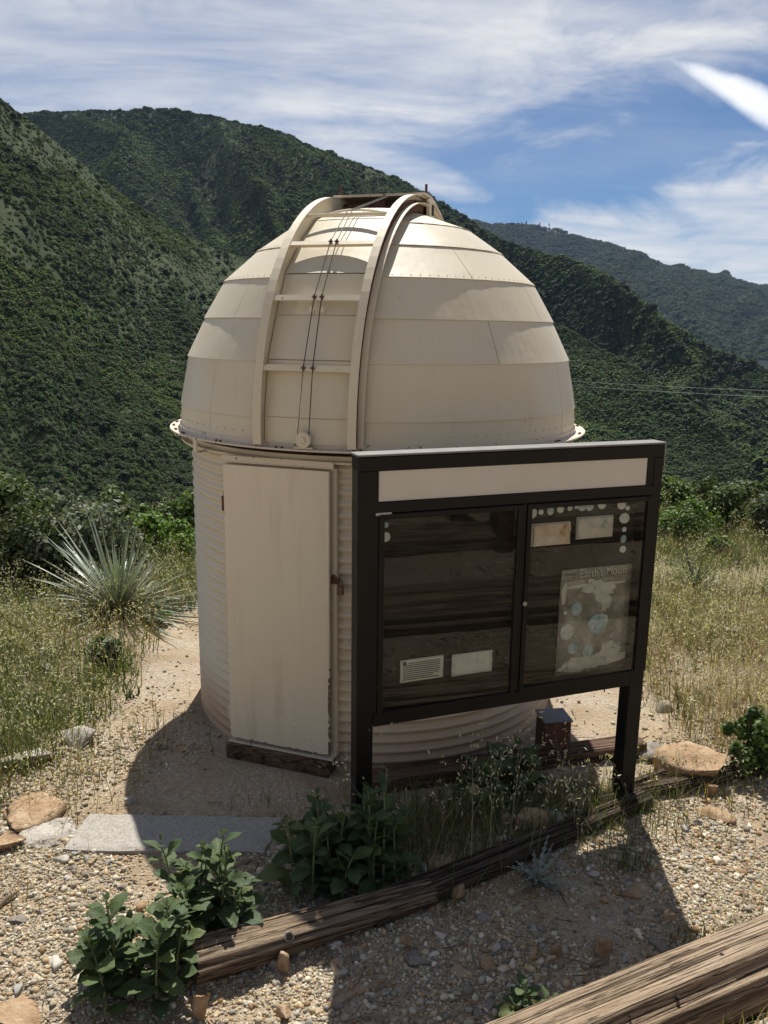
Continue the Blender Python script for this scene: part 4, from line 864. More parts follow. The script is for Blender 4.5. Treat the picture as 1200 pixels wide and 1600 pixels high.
# further up the bank, seen in the glass: another log and its post
def banklog(off, r_, label, seed):
    A_ = L2A+L2N*off-_l2*4.2; B_ = L2A+L2N*off+_l2*6.5; zl = gzf(*(L2A+L2N*off))+r_*0.55
    return log_('retaining_log', (A_[0], A_[1], zl), (B_[0], B_[1], zl), r_, r_*0.95, M_log, label, seed, 0.95, 18, 140)
banklog(0.85, 0.21, 'thick log one step up the gravel bank, mirrored in the glass', 27)
UPP = empty('bank_post', (3.28, 1.72, gzf(3.28, 1.72)-0.1), R(20)); m = MB(); m.box((-0.09, -0.09, 0), (0.09, 0.09, 1.5), 0.012); m.build('post', M_sill, UPP); tag(UPP, 'squared dark timber post up the bank, mirrored in the glass', 'post')

banklog(1.85, 0.15, 'topmost dark log by the timber post, mirrored in the glass', 28)
# ------------------------------------------------------------------ rocks
def rock_mesh(seed, flat=0.7, cuts=8, sub=3):
    import bmesh
    r_ = np.random.default_rng(seed); bm = bmesh.new(); bmesh.ops.create_icosphere(bm, subdivisions=sub, radius=1.0); V = np.array([v.co for v in bm.verts]); Fc = np.array([[v.index for v in f.verts] for f in bm.faces]); bm.free()
    d = np.array([r_.uniform(-.2, .2), r_.uniform(-.2, .2), 1.0]); d /= np.linalg.norm(d); ov = np.clip(V@d-r_.uniform(0.30, 0.5), 0, None); V = V-ov[:, None]*d*0.95
    for _ in range(cuts):
        d = r_.normal(size=3); d /= np.linalg.norm(d); h = r_.uniform(0.22, 0.58); k = V@d; ov = np.clip(k-h, 0, None); V = V-ov[:, None]*d*0.97
    V = V*(1+0.10*(fbm(V[:, 0]*2.5+seed, V[:, 1]*2.5+V[:, 2]*1.7, 3, seed)[:, None]-0.5)*2); V += r_.normal(size=V.shape)*0.006
    V = V/np.abs(V).max(0); V[:, 2] *= flat; return V, Fc
def rock(px_, py_, wpx, hgt, label, mat, seed, flat=0.6, depth=0.8, sink=0.35, rz=None, group=None, tilt=0.0):
    """centre-base pixel, width in pixels; size follows from the ground it lies on"""
    p_ = pz(px_, py_, 0.0); z_ = gzf(p_[0], p_[1]); dist = float((p_-CAM)@FW); a = wpx*dist/FPX*0.5; V_, Fc = rock_mesh(seed, 1.0)
    V_ = V_*np.array([a, a*depth, hgt/(2-2*sink)*1.0]); o = mk('rock', V_, Fc, mat); h = hgt/(2-2*sink)
    o.location = (float(p_[0]), float(p_[1]), z_+h*(1-2*sink)); o.rotation_euler = (R(tilt), R(tilt*0.5), rz if rz is not None else R(random.uniform(-25, 25)))
    return tag(o, label, 'rock', group)
rocks = [
 (42, 1192, 115, 0.11, 'rounded whitish boulder in grass at the path edge', M_white, 1, 0.6, 0.7, 0.35, 0.0), (122, 1160, 66, 0.10, 'pale rounded rock beside the whitish boulder', M_white, 2),
 (36, 1280, 125, 0.12, 'broad flat sandstone block above the paving slab corner', M_tan, 3), (82, 1315, 108, 0.05, 'flat cream stone touching the paving slab end', M_white, 4, 0.6, 0.9, 0.45),
 (440, 1512, 26, 0.11, 'small upright pointed tan stone leaning under the bolted log', M_tan, 5), (443, 1582, 44, 0.07, 'squat tan stone in gravel below the bolted log', M_tan, 6),
 (312, 1590, 34, 0.13, 'upright tan wedge stone beside the log end', M_tan, 7), (560, 1548, 118, 0.035, 'long flat tan stone half lit across the shadow edge', M_tan, 8, 0.6, 0.30, 0.35, R(28)),
 (637, 1480, 27, 0.05, 'small brown stone in shaded gravel near the grey flat one', M_tan, 9), (652, 1500, 48, 0.035, 'flat grey stone in the shaded gravel', M_greyrock, 10),
 (706, 1396, 44, 0.06, 'round brown stone just below the dark split log', M_tan, 11), (672, 1389, 20, 0.035, 'small tan stone tucked beside the round brown one', M_tan, 12), (676, 1420, 34, 0.03, 'thin tan stone below the round brown one', M_tan, 31),
 (764, 1508, 30, 0.05, 'lumpy tan stone in the middle of the shaded gravel', M_tan, 13), (868, 1486, 20, 0.08, 'narrow brown stone standing in the shaded gravel', M_tan, 14), (940, 1484, 36, 0.09, 'chunky brown stone in gravel close to the big log', M_tan, 15),
 (1046, 1434, 30, 0.06, 'brown stone at the edge of the shaded gravel', M_tan, 16), (1064, 1450, 22, 0.05, 'small brown stone touching the grassy end of the shade', M_tan, 17), (1000, 1385, 84, 0.04, 'wide flat tan stone sunk in the shaded gravel', M_tan, 18, 0.6, 0.6, 0.45, R(30)),
 (1109, 1238, 24, 0.10, 'bright tan stone perched against the thin grey log', M_tan, 19), (1108, 1268, 84, 0.04, 'long flat tan stone in sunlit gravel below the thin log', M_tan, 20, 0.6, 0.35, 0.35, R(-38)), (1110, 1262, 30, 0.04, 'small orange stone beside the long flat sunlit one', M_tan, 21),
 (1085, 1205, 128, 0.21, 'large orange sandstone boulder behind the thin grey log', M_tan, 22), (1030, 1180, 78, 0.13, 'dark slaty rock against the large sandstone boulder', M_greyrock, 23),
 (905, 1262, 54, 0.11, 'tan rock in shade right behind the dark split log', M_tan, 24), (868, 1286, 52, 0.10, 'white speckled rock behind the dark split log', M_white, 25), (826, 1290, 58, 0.13, 'brown rock left of the white speckled one behind the log', M_tan, 26), (786, 1290, 34, 0.09, 'small tan rock in the plants behind the dark split log', M_tan, 27), (736, 1262, 26, 0.16, 'tall tan rock half hidden in weeds behind the board', M_tan, 28), (618, 1282, 24, 0.12, 'white upright stone among the dark leaves by the left post', M_white, 29),
 (40, 1590, 110, 0.035, 'broad buried tan stone beside the leafy plant shade', M_tan, 30), (1150, 998, 46, 0.12, 'pale rock in dry grass beyond the sandstone boulder', M_white, 32), (1040, 1105, 40, 0.08, 'pale stone in dry grass near the sandy path', M_white, 33), (205, 1255, 22, 0.05, 'small pale stone by the paving slab far corner', M_white, 34), (1150, 842, 30, 0.2, 'grey boulder among the far green shrubs', M_greyrock, 35), (70, 1050, 40, 0.10, 'pale stone sunk in the weeds near the yucca', M_white, 36), (690, 1350, 60, 0.05, 'flat brown stone under the weeds by the dark log', M_tan, 37), (470, 1372, 50, 0.03, 'flat grey stone between the two leafy plants', M_greyrock, 38), (100, 1350, 34, 0.03, 'thin cream stone under the flat cream one', M_white, 39), (5, 1330, 60, 0.08, 'tan stone below the broad sandstone block', M_tan, 40),
]
for a in rocks: rock(*a)
m = MB(); a_ = gp(-6, 1432, 0.012); b_ = gp(30, 1402, 0.02); m.tube([a_, tuple((np.array(a_)+np.array(b_))/2+np.array([0, 0, 0.012])), b_], [0.014, 0.012, 0.006], 7); tag(m.build('dead_branch', M_twig), 'short dead branch lying on the sunlit gravel', 'branch')

# ------------------------------------------------------------------ gravel
t_ = (1+5**.5)/2; ICO = np.array([(-1, t_, 0), (1, t_, 0), (-1, -t_, 0), (1, -t_, 0), (0, -1, t_), (0, 1, t_), (0, -1, -t_), (0, 1, -t_), (t_, 0, -1), (t_, 0, 1), (-t_, 0, -1), (-t_, 0, 1)])/math.hypot(1, t_)
IF = np.array([(0, 11, 5), (0, 5, 1), (0, 1, 7), (0, 7, 10), (0, 10, 11), (1, 5, 9), (5, 11, 4), (11, 10, 2), (10, 7, 6), (7, 1, 8), (3, 9, 4), (3, 4, 2), (3, 2, 6), (3, 6, 8), (3, 8, 9), (4, 9, 5), (2, 4, 11), (6, 2, 10), (8, 6, 7), (9, 8, 1)])
GC = np.array([(0.38, 0.345, 0.285), (0.48, 0.44, 0.365), (0.56, 0.52, 0.44), (0.31, 0.285, 0.245), (0.45, 0.355, 0.24), (0.40, 0.29, 0.18), (0.34, 0.33, 0.305), (0.64, 0.60, 0.52), (0.25, 0.22, 0.185), (0.42, 0.365, 0.29), (0.50, 0.41, 0.285), (0.36, 0.235, 0.14)])
def clearmask(x, y):
    ok = np.hypot(x, y-6) > 1.36
    # concrete slab keeps its top clean
    ok &= ~((x > -1.60) & (x < -0.52) & (y > 3.85) & (y < 4.16))
    # keep door step clear
    return ok
def gravdens(x, y):
    d = np.clip(fbm(x*1.9, y*1.9, 4, 51)*3.2-0.85, 0.14, 1)
    sand = np.clip(1.5*np.exp(-(((x+0.80)/0.75)**2+((y-4.48)/0.42)**2)), 0, 1)       # bare sand before the door
    sand2 = np.exp(-(((x+1.75)/0.45)**2+((y-6.5)/0.8)**2)); sand3 = np.exp(-(((x-1.75)/0.7)**2+((y-5.9)/0.8)**2))
    d = d*np.clip((np.hypot(x, y-6)-1.3)/0.9, 0.25, 1); return d*(1-0.97*sand)*(1-0.85*sand2)*(1-0.85*sand3)
def sample(n, x0, x1, y0, y1, dens, rng):
    x = rng.uniform(x0, x1, n); y = rng.uniform(y0, y1, n); k = (rng.random(n) < dens(x, y)) & clearmask(x, y); return x[k], y[k]
def pebbles(x, y, s, rng, lift=0.25):
    n = len(x); V = ICO[None]*(1+rng.normal(size=(n, 12, 1))*0.16); V = V*rng.uniform(0.6, 1.15, (n, 1, 3))*np.array([1, 1, 0.75])
    a = rng.uniform(0, 6.28, n); b = rng.normal(size=n)*0.5; ca, sa, cb, sb = np.cos(a), np.sin(a), np.cos(b), np.sin(b)
    X_, Y_, Z_ = V[..., 0], V[..., 1], V[..., 2]; Y2 = Y_*cb[:, None]-Z_*sb[:, None]; Z2 = Y_*sb[:, None]+Z_*cb[:, None]; X3 = X_*ca[:, None]-Y2*sa[:, None]; Y3 = X_*sa[:, None]+Y2*ca[:, None]
    P = np.stack([X3, Y3, Z2], 2)*s[:, None, None]; P[..., 0] += x[:, None]; P[..., 1] += y[:, None]; P[..., 2] += (gz(x, y)+s*lift)[:, None]
    c = GC[rng.integers(0, len(GC), n)]*rng.uniform(0.68, 1.25, (n, 1))*np.array([1.03, 1.0, 0.88]); c = np.repeat(np.clip(c, 0.03, 0.8), 12, 0)
    Fc = (np.arange(n)[:, None, None]*12+IF[None]).reshape(-1, 3); return P.reshape(-1, 3), Fc, c
rp = np.random.default_rng(9)
xs = []; ys = []; ss = []
for n, box_, lo, hi in ((90000, (-2.2, 2.6, 2.35, 4.4), 0.0035, 0.009), (20000, (-2.4, 2.9, 2.35, 5.2), 0.008, 0.017), (9000, (-3.2, -0.9, 3.9, 7.4), 0.008, 0.020), (5000, (0.9, 3.6, 4.3, 7.6), 0.008, 0.022), (16000, (-1.5, 6.0, -0.6, 4.2), 0.009, 0.026)):
    x, y = sample(n, *box_, gravdens, rp); xs.append(x); ys.append(y); ss.append(lo+(hi-lo)*rp.random(len(x))**1.8)
x, y, s = map(np.concatenate, (xs, ys, ss))
P, Fc, c = pebbles(x, y, s, rp); tag(mk('gravel', P, Fc, M_gravel, col=c), 'loose grey and tan gravel on the ground', None, None, 'stuff')
# the larger stones, one by one, pieces of the ground
protos = []
for k in range(8):
    V_, Fc_ = rock_mesh(200+k, 0.75, 7, 2); me_ = mk('stone', V_, Fc_, M_gravel, GROUND, col=np.tile(GC[k+1]*0.95, (len(V_), 1))); protos.append(me_)
x, y = sample(620, -1.7, 2.5, 2.45, 4.3, lambda a, b: gravdens(a, b)*0.8+0.1, rp); x, y = x[:235], y[:235]
for k in range(len(x)):
    o = protos[k] if k < 8 else clone(protos[k % 8], GROUND); s_ = 0.018+0.022*rp.random()**2.2; o.scale = (s_*rp.uniform(0.8, 1.3), s_, s_*rp.uniform(0.6, 1.0)); o.location = (float(x[k]), float(y[k]), gzf(x[k], y[k])+s_*0.25); o.rotation_euler = (rp.normal()*0.2, rp.normal()*0.2, rp.uniform(0, 6.28))

# dry litter: bits of twig and leaf on the gravel
n = 1500; x, y = sample(n, -2.3, 2.8, 2.4, 5.6, lambda a, b: 0.15+0.85*np.clip(fbm(a*2.3, b*2.3, 3, 81)*3-1.2, 0, 1), rp); n = len(x); a = rp.uniform(0, 6.28, n); L_ = rp.uniform(0.012, 0.07, n); wd_ = rp.uniform(0.0015, 0.005, n); z = gz(x, y)+0.016
dx, dy = np.cos(a)*L_, np.sin(a)*L_; sx_, sy_ = -np.sin(a)*wd_, np.cos(a)*wd_; zt = rp.uniform(-0.006, 0.014, n)
P = np.stack([np.stack([x-dx-sx_, y-dy-sy_, z], 1), np.stack([x+dx-sx_, y+dy-sy_, z+zt], 1), np.stack([x+dx+sx_, y+dy+sy_, z+zt], 1), np.stack([x-dx+sx_, y-dy+sy_, z], 1), np.stack([x, y, z+zt/2+0.004], 1)], 1).reshape(-1, 3)
Fc = (np.arange(n)[:, None, None]*5+np.array([(0, 1, 4), (1, 2, 4), (2, 3, 4), (3, 0, 4)])[None]).reshape(-1, 3)
tag(mk('dry_litter', P, Fc, M_gravel, col=np.repeat(np.array([(0.20, 0.14, 0.085)])*rp.uniform(0.5, 1.9, (n, 1)), 5, 0)), 'dry twig and leaf litter on the gravel', None, None, 'stuff')

# ------------------------------------------------------------------ grass and weeds
def blades(x, y, h, lean, wid, col, rng, az=None, curve=0.5, zoff=0.0, seg=3):
    n = len(x); a = rng.uniform(0, 6.28, n) if az is None else az; z0 = gz(x, y)+zoff; dx, dy = np.cos(a), np.sin(a); px_, py_ = -dy, dx; Vs = []
    for k in range(seg+1):
        t = k/seg; hh = h*t*(1-0.25*curve*t); off = lean*h*t**1.8; cx_ = x+dx*off; cy_ = y+dy*off; w_ = wid*(1-t**1.5)*0.5
        if k < seg: Vs += [np.stack([cx_-px_*w_, cy_-py_*w_, z0+hh], 1), np.stack([cx_+px_*w_, cy_+py_*w_, z0+hh], 1)]
        else: Vs += [np.stack([cx_, cy_, z0+hh], 1)]
    m_ = len(Vs); V = np.stack(Vs, 1).reshape(-1, 3); tri = []
    for k in range(seg-1): tri += [(2*k, 2*k+1, 2*k+3), (2*k, 2*k+3, 2*k+2)]
    tri += [(2*seg-2, 2*seg-1, 2*seg)]; Fc = (np.arange(n)[:, None, None]*m_+np.array(tri)[None]).reshape(-1, 3)
    return V, Fc, np.repeat(col, m_, 0)
def oats(x, y, h, rng, col, nsp=9):
    """bending stalks with drooping seed heads"""
    az = rng.uniform(0, 6.28, len(x)); lean = rng.uniform(0.15, 1.0, len(x)); V, Fc, c = blades(x, y, h, lean, 0.003, col*0.85, rng, az, 0.4)
    out = [(V, Fc, c)]; z0 = gz(x, y)
    for k in range(nsp):
        t = rng.uniform(0.62, 1.0, len(x)); hh = h*t*(1-0.1*t); off = lean*h*t**1.8; sp = rng.normal(size=(len(x), 2))*0.030
        P = np.stack([x+np.cos(az)*off+sp[:, 0], y+np.sin(az)*off+sp[:, 1], z0+hh-rng.uniform(0, 0.03, len(x))], 1)
        L_ = rng.uniform(0.016, 0.036, len(x)); d = rng.normal(size=(len(x), 3))*0.7+np.array([0, 0, -0.75]); d /= np.linalg.norm(d, axis=1)[:, None]; q_ = np.cross(d, rng.normal(size=(len(x), 3))); q_ /= np.linalg.norm(q_, axis=1)[:, None]
        V4 = np.stack([P, P+d*L_[:, None]*0.5+q_*0.0042, P+d*L_[:, None], P+d*L_[:, None]*0.5-q_*0.0042], 1).reshape(-1, 3)
        F4 = (np.arange(len(x))[:, None, None]*4+np.array([(0, 1, 2), (0, 2, 3)])[None]).reshape(-1, 3); out.append((V4, F4, np.repeat(np.clip(col*rng.uniform(1.05, 1.85, (len(x), 1)), 0, 0.72), 4, 0)))
    return out
def join(parts):
    o = 0; V = []; Fc = []; C_ = []
    for v, f, c in parts: V.append(v); Fc.append(f+o); C_.append(c); o += len(v)
    return np.concatenate(V), np.concatenate(Fc), np.concatenate(C_)
GREEN = np.array([(0.085, 0.125, 0.032), (0.120, 0.155, 0.042), (0.060, 0.098, 0.028), (0.16, 0.17, 0.065)])
DRY = np.array([(0.30, 0.235, 0.115), (0.38, 0.30, 0.155), (0.24, 0.165, 0.075), (0.27, 0.155, 0.075), (0.20, 0.17, 0.07)])
PALE = np.array([(0.44, 0.40, 0.29), (0.39, 0.35, 0.24), (0.34, 0.32, 0.21)])
def pick(pal, n, rng): return pal[rng.integers(0, len(pal), n)]*rng.uniform(0.75, 1.25, (n, 1))
rgz = np.random.default_rng(31)
def inL(x, y):      # left meadow: beyond the path edge
    e = np.interp(y, [3.5, 4.6, 5.2, 6.2, 7.4, 9, 12], [-2.3, -1.85, -1.75, -1.80, -1.9, -1.0, 3.0]); return np.clip((e-x)/0.35, 0, 1)*np.clip(fbm(x*1.3, y*1.3, 4, 61)*3.2-0.6, 0.12, 1)
def inR(x, y):      # right meadow
    e = np.interp(y, [4.2, 5.2, 6.4, 7.4, 9, 12], [2.6, 2.0, 1.85, 1.5, 0.7, -3.0]); return np.clip((x-e)/0.35, 0, 1)*np.clip(fbm(x*1.1, y*1.1, 4, 62)*3.2-0.70, 0.10, 1)
def meadow(name, region, box_, n_g, n_d, n_o, rng, label, dryness, hs):
    parts = []
    x, y = sample(n_g, *box_, region, rng); k = rng.random(len(x)) > dryness(x, y); x, y = x[k], y[k]; n = len(x); parts.append(blades(x, y, rng.uniform(0.09, 0.34, n)*hs, rng.uniform(0.1, 0.9, n), rng.uniform(0.004, 0.010, n), pick(GREEN, n, rng), rng))
    x, y = sample(n_d, *box_, region, rng); k = rng.random(len(x)) < dryness(x, y)*1.1; x, y = x[k], y[k]; n = len(x); parts.append(blades(x, y, rng.uniform(0.12, 0.42, n)*hs, rng.uniform(0.1, 1.3, n), rng.uniform(0.002, 0.005, n), pick(DRY, n, rng), rng))
    x, y = sample(n_o, *box_, lambda a, b: region(a, b)*np.clip((10.5-b)/3, 0.15, 1), rng); n = len(x); parts += oats(x, y, rng.uniform(0.22, 0.62, n)*hs, rng, pick(PALE, n, rng))
    V, Fc, c = join(parts); return tag(mk(name, V, Fc, M_grass, col=c), label, None, None, 'stuff')
meadow('meadow_grass', inL, (-7.5, 0.5, 3.8, 12.5), 150000, 80000, 12000, rgz, 'green and straw wild grass left of the observatory', lambda x, y: np.clip(0.30+0.5*np.exp(-((x+2.2)**2+(y-6.9)**2)/0.8)+0.9*(fbm(x*0.8, y*0.8, 2, 71)-0.5), 0.05, 0.9), 1.0)
meadow('dry_grass', inR, (-1.0, 8.5, 4.4, 13.5), 110000, 110000, 16000, rgz, 'golden dry wild oats right of the observatory', lambda x, y: np.clip(1.0-0.115*(y-4.5)+1.1*(fbm(x*0.7, y*0.7, 2, 72)-0.5), 0.12, 0.95), 1.0)
# thin weeds under and around the board
parts = []
for cx_, cy_, sx_, sy_, n, dry, hmax in ((0.75, 4.18, 0.8, 0.24, 2000, 0.25, 0.26), (1.35, 4.38, 0.35, 0.12, 350, 0.3, 0.26), (0.3, 3.9, 0.40, 0.25, 1000, 0.2, 0.26), (1.9, 4.55, 0.35, 0.2, 300, 0.6, 0.25), (-1.75, 4.5, 0.25, 0.35, 260, 0.6, 0.24), (-1.5, 5.1, 0.25, 0.3, 160, 0.7, 0.22), (-1.7, 3.5, 0.3, 0.3, 70, 0.6, 0.2), (1.32, 3.75, 0.12, 0.06, 90, 0.1, 0.16), (0.35, 3.45, 0.1, 0.06, 50, 0.2, 0.10), (1.62, 3.22, 0.25, 0.06, 130, 0.35, 0.20), (1.25, 2.62, 0.4, 0.06, 110, 0.6, 0.14), (-0.55, 4.25, 0.3, 0.1, 26, 0.2, 0.22)):
    x = rgz.normal(cx_, sx_*0.6, n); y = rgz.normal(cy_, sy_*0.7, n); k = clearmask(x, y); x, y = x[k], y[k]; n = len(x); d = rgz.random(n) < dry; col = np.where(d[:, None], pick(DRY, n, rgz), pick(GREEN, n, rgz)); parts.append(blades(x, y, rgz.uniform(0.05, hmax, n), rgz.uniform(0.05, 0.8, n), rgz.uniform(0.0025, 0.006, n), col, rgz))
for cx_, cy_, sx_, sy_, n, hmax in ((0.55, 3.95, 0.6, 0.16, 22, 0.62), (1.1, 4.25, 0.5, 0.14, 20, 0.5), (-0.05, 3.7, 0.2, 0.1, 14, 0.5), (1.7, 3.25, 0.3, 0.06, 26, 0.34), (1.75, 4.6, 0.3, 0.15, 24, 0.45), (-1.8, 4.7, 0.3, 0.5, 60, 0.38)):
    x = rgz.normal(cx_, sx_*0.6, n); y = rgz.normal(cy_, sy_, n); k = clearmask(x, y); x, y = x[k], y[k]; parts += oats(x, y, rgz.uniform(0.25, hmax, len(x)), rgz, pick(PALE, len(x), rgz))
x = rgz.uniform(-0.05, 0.95, 22); y = 3.55+0.36*x+rgz.normal(size=22)*0.05; parts += oats(x, y, rgz.uniform(0.62, 0.98, 22), rgz, pick(PALE, 22, rgz), 14)
V, Fc, c = join(parts); tag(mk('weeds', V, Fc, M_grass, col=c), 'thin weeds and wild oats around the notice board posts', None, None, 'stuff')

# leafy forbs between the grass
def forbs(name, region, box_, n, lo, hi, label, rng):
    x, y = sample(n, *box_, region, rng); n = len(x); k = 7; X_ = np.repeat(x, k)+rng.normal(size=n*k)*0.035; Y_ = np.repeat(y, k)+rng.normal(size=n*k)*0.035; hh = np.repeat(rng.uniform(lo, hi, n), k)
    V, Fc, c = blades(X_, Y_, hh*rng.uniform(0.5, 1.2, n*k), rng.uniform(0.4, 1.3, n*k), rng.uniform(0.012, 0.026, n*k), np.repeat(pick(np.array([(0.075, 0.12, 0.035), (0.11, 0.155, 0.05), (0.055, 0.09, 0.03), (0.14, 0.17, 0.10)]), n, rng), k, 0), rng)
    return tag(mk(name, V, Fc, M_grass, col=c), label, None, None, 'stuff')
forbs('meadow_weeds', lambda x, y: inL(x, y)*np.clip(fbm(x*2.1, y*2.1, 2, 91)*3-1.1, 0, 1), (-7.0, -1.0, 4.2, 12.0), 5200, 0.06, 0.20, 'low leafy green weeds in the left meadow', rgz)
forbs('hillside_weeds', lambda x, y: inR(x, y)*np.clip(fbm(x*1.9, y*1.9, 2, 92)*3-1.3, 0, 1)*np.clip((y-5)/4, 0.1, 1), (1.0, 8.0, 4.6, 13.0), 5200, 0.06, 0.20, 'low leafy green weeds in the right meadow', rgz)
# ------------------------------------------------------------------ yuccas
def yucca(p_, rad, hgt, n, label, seed, green):
    r_ = np.random.default_rng(seed); o = empty('yucca', (float(p_[0]), float(p_[1]), gzf(p_[0], p_[1])-0.02)); az = r_.uniform(0, 6.28, n); el = np.radians(np.clip(74-72*r_.random(n)**0.7+r_.normal(size=n)*6, 1, 88)); L_ = r_.uniform(0.45, 1.08, n)*math.hypot(rad, hgt)*0.82*(0.8+0.2*np.sin(az*2+seed)); V = []; seg = 4
    d = np.stack([np.cos(az)*np.cos(el), np.sin(az)*np.cos(el), np.sin(el)], 1); sidev = np.stack([-np.sin(az), np.cos(az), 0*az], 1); Vs = []
    for k in range(seg+1):
        t = k/seg; q_ = d*(L_*t)[:, None]; q_[:, 2] -= (0.10+0.28*((az*7.3) % 1.0))*L_*t**2*np.cos(el); q_[:, 2] = np.maximum(q_[:, 2], 0.01); w_ = 0.011*(0.8+0.6*t)*(1-t**3)
        Vs += [q_-sidev*w_, q_+np.array([0, 0, -0.004]), q_+sidev*w_] if k < seg else [q_]
    m_ = len(Vs); V = np.stack(Vs, 1).reshape(-1, 3); tri = []
    for k in range(seg-1):
        for e in (0, 1): tri += [(3*k+e, 3*k+e+1, 3*k+e+4), (3*k+e, 3*k+e+4, 3*k+e+3)]
    k = seg-1; tri += [(3*k, 3*k+1, 3*k+3), (3*k+1, 3*k+2, 3*k+3)]
    col = np.array(green)[None]*r_.uniform(0.7, 1.3, (n, 1)); dead = (el < R(16)) & (r_.random(n) < 0.6); col[dead] = np.array((0.26, 0.20, 0.12))*r_.uniform(0.6, 1.2, (int(dead.sum()), 1)); mk('blades', V, (np.arange(n)[:, None, None]*m_+np.array(tri)[None]).reshape(-1, 3), M_yucca, o, col=np.repeat(col, m_, 0))
    m = MB(); m.tube([(0, 0, 0), (0, 0, 0.10)], [0.07, 0.05], 8); m.build('stem', M_twig, o); return tag(o, label, 'yucca')
M_yucca = colattr('yucca_blade', 0.38, trans=0.10, spec=0.5)
yucca(pz(185, 955), 1.30, 0.80, 460, 'large spiky silver-green yucca left of the corrugated wall', 3, (0.22, 0.255, 0.185))
yucca(pz(1085, 922), 0.50, 0.55, 190, 'smaller dark green yucca in dry grass right of the board', 4, (0.095, 0.135, 0.070))

# ------------------------------------------------------------------ bushes
def bush(px_, py_, wpx, hpx, n, leaf, col, label, seed, aspect=1.7, lobes=11, depth=0.8, group=None, extra=0.0):
    p_ = pz(px_, py_, 0.0); dist = float((p_-CAM)@FW); a = wpx*dist/FPX*0.5; h = hpx*dist/FPX; r_ = np.random.default_rng(seed); o = empty('bush', (float(p_[0]), float(p_[1]), gzf(p_[0], p_[1])-0.03))
    V_, F_, C_ = leafcloud(n, a, a*depth, h*0.80, leaf, col, r_, 0.45, 0.35, lobes+6, aspect); mk('foliage', V_, F_, M_bush, o, col=C_); m = MB()
    for k in range(7):
        b = r_.uniform(0, 6.28); e = r_.uniform(0.2, 0.7); m.tube([(0, 0, 0), (a*e*0.5*math.cos(b), a*e*0.5*math.sin(b), h*0.4), (a*e*math.cos(b), a*e*math.sin(b), h*0.8)], [0.018, 0.012, 0.004], 5)
    m.build('stem', M_twig, o); return tag(o, label, 'bush', group)
bush(45, 915, 170, 150, 5200, 0.035, (0.075, 0.095, 0.035), 'dark olive bush at the far left of the grey sage', 1, extra=1)
bush(125, 905, 230, 130, 9000, 0.036, (0.125, 0.145, 0.095), 'big grey-green sagebrush behind the silver yucca', 2, 2.0, 16)
bush(255, 872, 150, 84, 6500, 0.032, (0.105, 0.185, 0.030), 'bright green rounded bush close behind the corrugated wall', 3)
bush(15, 820, 130, 90, 3800, 0.040, (0.15, 0.175, 0.045), 'yellow-green bush rising behind the grey sage', 4)
bush(8, 915, 90, 80, 2600, 0.030, (0.070, 0.100, 0.035), 'low green bush beside the dark olive one', 5)
bush(1065, 850, 110, 74, 5200, 0.030, (0.100, 0.165, 0.034), 'bright green feathery bush next to the board top', 6)
bush(1140, 830, 110, 88, 5600, 0.034, (0.085, 0.125, 0.042), 'tall soft green bush beyond the small yucca', 7, 1.9, 20)
bush(1195, 850, 70, 100, 3000, 0.032, (0.100, 0.115, 0.060), 'grey-green thistle-like bush at the meadow edge', 8)
bush(1060, 790, 110, 50, 3000, 0.040, (0.105, 0.145, 0.048), 'pale green bush on the slope behind the feathery one', 9)
bush(1185, 1198, 135, 120, 5200, 0.022, (0.080, 0.130, 0.036), 'dense small-leaved green bush beside the sandstone boulder', 10, 1.5, 24)
back = [(30, 838, 150, 92, (0.080, 0.115, 0.040), 'dark green bush at the brow behind the yellow-green one'), (105, 828, 130, 76, (0.115, 0.135, 0.085), 'pale sagebrush at the brow behind the big sage'), (185, 838, 120, 78, (0.090, 0.130, 0.045), 'mid green bush at the brow between sage and bright bush'), (300, 832, 120, 74, (0.095, 0.150, 0.040), 'green bush peeping out behind the wall edge'),
        (1030, 800, 110, 60, (0.095, 0.140, 0.040), 'small green bush at the brow beside the board corner'), (1105, 792, 120, 62, (0.085, 0.120, 0.045), 'olive bush at the brow above the small yucca'), (1165, 790, 110, 66, (0.110, 0.140, 0.070), 'grey-green bush at the brow past the olive one'), (1215, 800, 110, 80, (0.080, 0.120, 0.038), 'dark bush at the brow next to the grey-green one'), (1120, 872, 70, 40, (0.090, 0.150, 0.035), 'low bright green tuft behind the small yucca')]
for k, (a, b, c_, d, e, f) in enumerate(back): bush(a, b, c_, d, 3600, 0.042, e, f, 60+k, 1.9, 12)
bush(160, 1045, 70, 62, 700, 0.050, (0.10, 0.145, 0.055), 'low dark leafy weed below the silver yucca', 11, 2.4, 7)
bush(960, 790, 120, 60, 2600, 0.040, (0.10, 0.14, 0.045), 'green bush hidden partly behind the notice board top', 13)

# ------------------------------------------------------------------ broad-leaved plants: every leaf is a piece
def leafmesh(k):
    r_ = random.Random(50+k); n = 9; V_ = []; Fc = []
    cur = r_.uniform(0.10, 0.34); fold = r_.uniform(0.10, 0.35); wd = r_.uniform(0.22, 0.30); tw = r_.uniform(-0.25, 0.25)
    for i_ in range(n+1):
        t = i_/n; w_ = wd*math.sin(math.pi*min(1, (t*0.95+0.03))**1.35) if i_ < n else 0.02
        w_ = max(w_, 0.018 if i_ < n else 0.0); tooth = 1.0 + (0.12 if i_ % 2 else -0.06); zc_ = -cur*t*t
        for sg in (-1, -0.5, 0, 0.5, 1): V_.append((t, sg*w_*(tooth if abs(sg) == 1 else 1), zc_+abs(sg)*w_*fold+sg*w_*tw*t+0.035*math.sin(9*t+sg*3)*abs(sg)))
    for i_ in range(n):
        for e in range(4): A = i_*5+e; Fc.append((A, A+5, A+6, A+1))
    return V_, Fc
